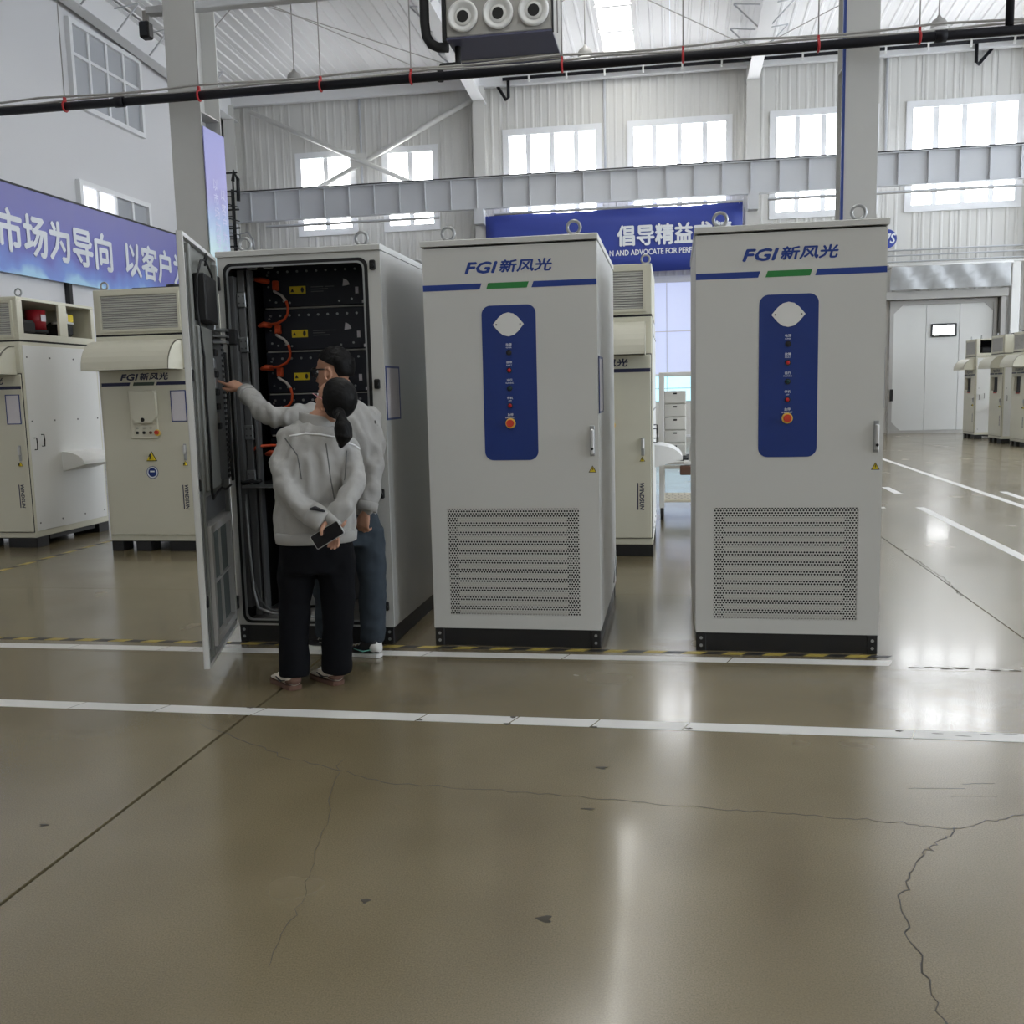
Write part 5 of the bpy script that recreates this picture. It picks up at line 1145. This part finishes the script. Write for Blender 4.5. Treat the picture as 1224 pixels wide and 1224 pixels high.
# ------------------------------------------------------------------ the older hooded cabinets
def old_cabinet(loc, label, rz=0, fan=False, side_window=False, paper=True, group='older hooded cabinets', detail=True):
    o = empty('hooded_cabinet', loc, label, 'cabinet', group, rz=rz)
    P = M['paint_old']; w, d, h = 0.475, 1.3, 2.55
    for x0, x1 in ((-w, -w + 0.12), (-w + 0.26, -w + 0.42), (-w + 0.62, w)):
        for y0, y1 in ((0.01, 0.2), (d - 0.2, d - 0.01)): bx('foot', M['black'], o, x0, x1, y0, y1, 0, 0.106, b=0.004)
    bx('skid_bar', M['black'], o, -w + 0.02, w - 0.02, 0.25, d - 0.25, 0.06, 0.104)
    bx('body', P, o, -w, w, 0.0, d, 0.105, 2.105, b=0.006)
    bx('door', P, o, -w + 0.03, w - 0.012, -0.018, 0.0, 0.168, 1.778, b=0.005); bx('door_gap', M['rubber'], o, -w + 0.024, w - 0.006, -0.003, 0.001, 0.162, 1.786)
    bx('band_plate', P, o, -w + 0.006, w - 0.006, -0.008, 0.0, 1.79, 2.10, b=0.003)
    bx('band_gap', M['rubber'], o, -w + 0.002, w - 0.002, 0.004, d - 0.004, 2.104, 2.122)
    # vent box on top
    z0, z1 = 2.12, h; t = 0.03
    if side_window:
        MB().box(-w, w, 0.0, t, z0, z1).box(-w, -w + t, t, d, z0, z1).box(-w + t, w - 0.001, d - t, d, z0, z1)
        bx('vent_box', P, o, -w, w, 0.0, d, z1 - t, z1, b=0.004); bx('vent_sill', P, o, -w, w, 0.0, d, z0, z0 + 0.07, b=0.004)
        bx('vent_back', P, o, -w, w - 0.03, d - t, d, z0 + 0.07, z1 - t); bx('vent_cheek', P, o, -w, -w + t, 0, d - t, z0 + 0.07, z1 - t)
        for y0, y1 in ((0.0, 0.085), (0.67, 0.81), (d - 0.05, d)): bx('side_post', P, o, w - 0.03, w, y0, y1, z0 + 0.07, z1 - t, b=0.004)
        bx('vent_front', P, o, -w, w - 0.03, 0.0, 0.03, z0 + 0.07, z1 - t)
        bx('inner_panel', M['dark'], o, -w + 0.05, -w + 0.07, 0.05, d - 0.05, z0 + 0.07, z1 - t)
        c = MB().tube([(0.28, 0.55, z0 + 0.13), (0.28, 0.55, z0 + 0.34)], 0.1, 18).build('red_canister', M['redcan'], o); bx('canister_label', M['leaflet'], c, 0.381, 0.384, 0.5, 0.58, z0 + 0.22, z0 + 0.29)
        MB().tube([(0.28, 0.55, z0 + 0.1), (0.28, 0.55, z0 + 0.13)], 0.12, 16).build('canister_foot', M['rubber'], c)
        bx('compressor', M['rubber'], o, 0.1, 0.4, 0.14, 0.4, z0 + 0.07, z0 + 0.22, b=0.03); bx('pump', M['rubber'], o, 0.15, 0.38, 0.86, 1.08, z0 + 0.07, z0 + 0.24, b=0.04)
        bx('white_tag', M['leaflet'], o, 0.385, 0.39, 0.86, 0.95, z0 + 0.24, z0 + 0.33); bx('yellow_valve', M['yellow'], o, 0.3, 0.36, 0.98, 1.1, z0 + 0.24, z0 + 0.33, b=0.01)
        MB().tube([(0.3, 0.8, z0 + 0.22), (0.36, 0.93, z0 + 0.24), (0.36, 1.08, z0 + 0.23)], 0.014, 8).build('white_hose', M['white'], o)
    else:
        bx('vent_box', P, o, -w, w, 0.0, d, z0, z1, b=0.006)
    MB().ring([(-w + 0.06, z0 + 0.025), (w - 0.05, z0 + 0.025), (w - 0.05, z1 - 0.035), (-w + 0.06, z1 - 0.035)], [(-w + 0.085, z0 + 0.05), (w - 0.075, z0 + 0.05), (w - 0.075, z1 - 0.06), (-w + 0.085, z1 - 0.06)], -0.016, 0.0).build('louvre_frame', P, o)
    lv = MB(); n = 15
    for i in range(n):
        z = z0 + 0.054 + i * (z1 - z0 - 0.114) / n; lv.prism([(-0.012, z), (-0.001, z + 0.012), (-0.001, z + 0.018), (-0.012, z + 0.008)], -w + 0.087, w - 0.077, 'x')
    s_ = lv.build('louvre', M['louvre'], o); s_['kind'] = 'stuff'
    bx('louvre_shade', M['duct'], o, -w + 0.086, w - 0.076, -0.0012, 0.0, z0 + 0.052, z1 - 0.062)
    # rounded hood over the door
    prof = [(0.0, 2.062)] + [(-0.02 - 0.27 * math.sin(a), 1.80 + 0.262 * math.cos(a)) for a in [i * PI / 16 for i in range(1, 9)]] + [(-0.29, 1.775)]
    inn = [(p[0] + 0.008, p[1] - 0.008) for p in prof[::-1]]; inn[0] = (-0.28, 1.775); inn[-1] = (0.0, 2.05)
    hx0, hx1 = -w + 0.005, w - 0.055
    hd = MB().prism(prof + inn, hx0, hx1, 'x').build('hood', M['paint_old'], o)
    cap = [(0.0, 1.775)] + prof
    for xa in (hx0, hx1 - 0.006): MB().prism(cap, xa, xa + 0.006, 'x').build('hood_cheek', P, hd)
    if not detail:
        bx('display', M['printblack'], o, -0.12, 0.13, -0.03, -0.018, 1.2, 1.56, b=0.004); bx('display_cover', P, o, -0.15, -0.05, -0.1, -0.03, 1.25, 1.56, b=0.008)
        bx('red_line', M['red'], o, -0.12, 0.13, -0.032, -0.03, 1.18, 1.2)
    else:
        cv = MB().prism([(-0.12, 1.55), (-0.12, 1.33), (-0.07, 1.27), (0.09, 1.27), (0.14, 1.33), (0.14, 1.55), (0.12, 1.575), (-0.1, 1.575)], -0.075, -0.03).build('display_cover', P, o)
        bx('display_base', P, o, -0.16, 0.13, -0.034, -0.018, 1.12, 1.58, b=0.004); MB().cyl((0.0, -0.08, 1.3), (0.0, -0.075, 1.3), 0.02, 14).build('cover_lock', M['rubber'], cv)
        for k, x in enumerate((-0.085, -0.015, 0.055)):
            MB().cyl((x, -0.048, 1.175), (x, -0.034, 1.175), 0.014, 14).build('button', M['printblack'] if k < 2 else M['brown'], o); bx('button_legend', M['duct'], o, x - 0.014, x + 0.014, -0.0352, -0.034, 1.215, 1.225)
        e = MB().cyl((0.122, -0.04, 1.172), (0.122, -0.034, 1.172), 0.032, 18).build('stop_collar', M['estopring'], o); MB().cyl((0.122, -0.062, 1.176), (0.122, -0.04, 1.176), 0.02, 16).build('stop_button', M['estop'], e)
        warning_triangle(o, 0.035, 0.945, 0.115, y=-0.0192, name='warning_label')
        sg_ = MB().cyl((0.032, -0.0195, 0.785), (0.032, -0.018, 0.785), 0.062, 24).build('goggles_sign', M['panelblue'], o)
        MB().tube([(0.032 + 0.05 * math.cos(a), -0.0198, 0.785 + 0.05 * math.sin(a)) for a in [2 * PI * i / 20 for i in range(20)]], 0.007, 4, closed=True, flat=0.2).build('sign_ring', M['printwhite'], sg_)
        MB().prism([(0.032 + 0.03 * math.cos(a) * (1 - 0.25 * (math.sin(a) < 0)), 0.785 + 0.043 * math.sin(a)) for a in [2 * PI * i / 16 for i in range(16)]], -0.0204, -0.0195).build('face_mark', M['panelblue'], sg_)
        bx('goggle_bar', M['printwhite'], sg_, 0.008, 0.056, -0.021, -0.0204, 0.788, 0.802)
        if paper:
            MB().ring([(0.275, 1.275), (0.435, 1.275), (0.435, 1.575), (0.275, 1.575)], [(0.283, 1.283), (0.427, 1.283), (0.427, 1.567), (0.283, 1.567)], -0.024, -0.018).build('paper_frame', M['panelblue'], o)
            bx('paper_sheet', M['leaflet'], o, 0.283, 0.427, -0.0215, -0.018, 1.283, 1.567)
    stripes(o, -w + 0.035, w - 0.015, -0.11, 0.12, 1.628, 1.66, 0.025, y=-0.0195, blue=M['navyprint'], green=M['greyprint'])
    logo(o, -0.235, 1.68, 0.5, 0.066, y=-0.0195, m=M['navyprint'])
    hp = bx('handle_plate', M['steel'], o, 0.375, 0.405, -0.026, -0.018, 0.9, 1.06, b=0.003); MB().box(0.378, 0.402, -0.05, -0.026, 0.96, 1.05, b=0.006).build('lever', M['handle'], hp)
    warning_triangle(o, 0.385, 0.87, 0.05, y=-0.0192)
    FV = Matrix.Translation((0.36, -0.0195, 0.66)) @ Matrix.Rotation(PI / 2, 4, 'Y')
    text_obj('WINDSUN', M['navyprint'], o, 0, 0.0, 0.24, 0.038, y=0, bold=0.03, face=FV, shear=0.15)
    bx('print_line', M['navyprint'], o, 0.338, 0.348, -0.0195, -0.018, 0.42, 0.66)
    # right side: panel, pull handles, small hood, fixing screws
    bx('side_panel', M['white'], o, w, w + 0.006, 0.03, d - 0.03, 0.17, 2.07, b=0.002)
    for yy, zz in ((0.09, 1.07), (0.21, 1.1)):
        MB().tube([(w + 0.004, yy, zz - 0.06), (w + 0.035, yy, zz - 0.06), (w + 0.04, yy, zz), (w + 0.035, yy, zz + 0.06), (w + 0.004, yy, zz + 0.06)], 0.006, 6).build('pull_handle', M['rubber'], o)
    pr_ = [(0.0, 0.96)] + [(0.26 * math.sin(a), 0.82 + 0.14 * math.cos(a)) for a in [i * PI / 12 for i in range(1, 7)]] + [(0.0, 0.75)]
    vh = MB().prism([(w + 0.006 + x, z) for x, z in pr_], 0.52, 1.1, 'y').build('side_hood', M['white'], o)
    for yy in (0.08, 0.45, 0.85, 1.22):
        for zz in (0.25, 1.3, 1.95): MB().cyl((w + 0.006, yy, zz), (w + 0.010, yy, zz), 0.009, 8).build('screw', M['duct'], o)
    for sx in (-0.42, 0.42): lifting_eye(o, sx, 0.12, h)
    if fan:
        fg = MB().box(-0.25, 0.45, 0.3, 0.95, h, h + 0.045, b=0.01).build('roof_fan', M['black'], o); MB().cyl((0.08, 0.6, h + 0.045), (0.08, 0.6, h + 0.09), 0.1, 16).build('fan_hub', M['black'], fg)
    return o
old_cabinet((-5.055, 8.65, 0), 'hooded cream control cabinet with round goggles sign, partly behind the open door', fan=True)
old_cabinet((-6.955, 8.82, 0), 'hooded cream control cabinet with an open-sided top box, cut by the picture edge', side_window=True)
old_cabinet((-0.655, 8.5, 0), 'hooded control cabinet seen in the gap between the two closed cabinets', paper=False)
for k, (y, lab) in enumerate(((26.4, 'farthest of the three hooded cabinets standing in a row by the white door'), (24.3, 'middle one of the three hooded cabinets in a row by the white door'), (22.75, 'nearest of the three hooded cabinets in a row by the white door'))):
    old_cabinet((7.65, y + 0.5, 0), lab, rz=-PI / 2, fan=(k == 1), side_window=(k == 0), group='hooded cabinets by the sliding door', detail=False)

# ------------------------------------------------------------------ trolley with drawers in the gap
tr = empty('workbench_trolley', (0.45, 11.3, 0), 'white tubular trolley bench seen through the gap beside the right cabinet', 'trolley')
for x in (-0.58, 0.58):
    for y in (-0.38, 0.38):
        bx('post', M['white'], tr, x - 0.028, x + 0.028, y - 0.02, y + 0.02, 0.13, 1.66, b=0.004)
        c = MB().cyl((x - 0.016, y - 0.03, 0.07), (x + 0.016, y - 0.03, 0.07), 0.07, 18).build('castor', M['rubber'], tr); bx('fork', M['steel'], c, x - 0.02, x + 0.02, y - 0.02, y + 0.02, 0.07, 0.13)
for y in (-0.38, 0.38): bx('top_rail', M['white'], tr, -0.58, 0.58, y - 0.018, y + 0.018, 1.62, 1.66, b=0.004); bx('side_rail', M['white'], tr, -0.58, 0.58, y - 0.018, y + 0.018, 0.58, 0.62, b=0.004)
bx('work_top', M['white'], tr, -0.6, 0.6, -0.4, 0.4, 0.63, 0.665, b=0.006); bx('tray_slot', M['rubber'], tr, -0.5, 0.1, -0.3, 0.3, 0.665, 0.70, b=0.004)
lsh = bx('lower_shelf', M['cream'], tr, -0.58, 0.58, -0.38, 0.38, 0.2, 0.23, b=0.004)
for i in range(16):
    for j in range(7): MB().cyl((-0.53 + i * 0.07 + 0.03 * (j % 2), -0.33 + j * 0.11, 0.2305), (-0.53 + i * 0.07 + 0.03 * (j % 2), -0.33 + j * 0.11, 0.2312), 0.012, 6).build('shelf_hole', M['brown'], lsh)
bx('clamp_head', M['white'], tr, -0.34, -0.1, -0.6, -0.4, 0.64, 0.68, b=0.008); bx('clamp_block', M['brown'], tr, -0.38, -0.26, -0.62, -0.52, 0.53, 0.63, b=0.008)
MB().tube([(-0.22, -0.5, 0.66), (-0.21, -0.5, 0.85), (-0.16, -0.5, 0.95)], [0.07, 0.06, 0.05], 12).build('motor_cover', M['white'], tr)
for k in range(5):
    z = 0.70 + k * 0.151
    o = empty('drawer_box', (0.02, 11.25, z), 'white plastic drawer box, %s of the stack of five on the trolley' % ('lowest', 'second from bottom', 'middle one', 'second from top', 'topmost')[k], 'box', 'drawer boxes stacked on the trolley')
    bx('shell', M['drawer'], o, -0.125, 0.125, 0.0, 0.3, 0.0, 0.148, b=0.006); f_ = bx('drawer_front', M['drawer'], o, -0.118, 0.118, -0.012, 0.0, 0.008, 0.142, b=0.005)
    bx('finger_slot', M['rubber'], f_, -0.02, 0.02, -0.014, -0.012, 0.108, 0.126, b=0.001)
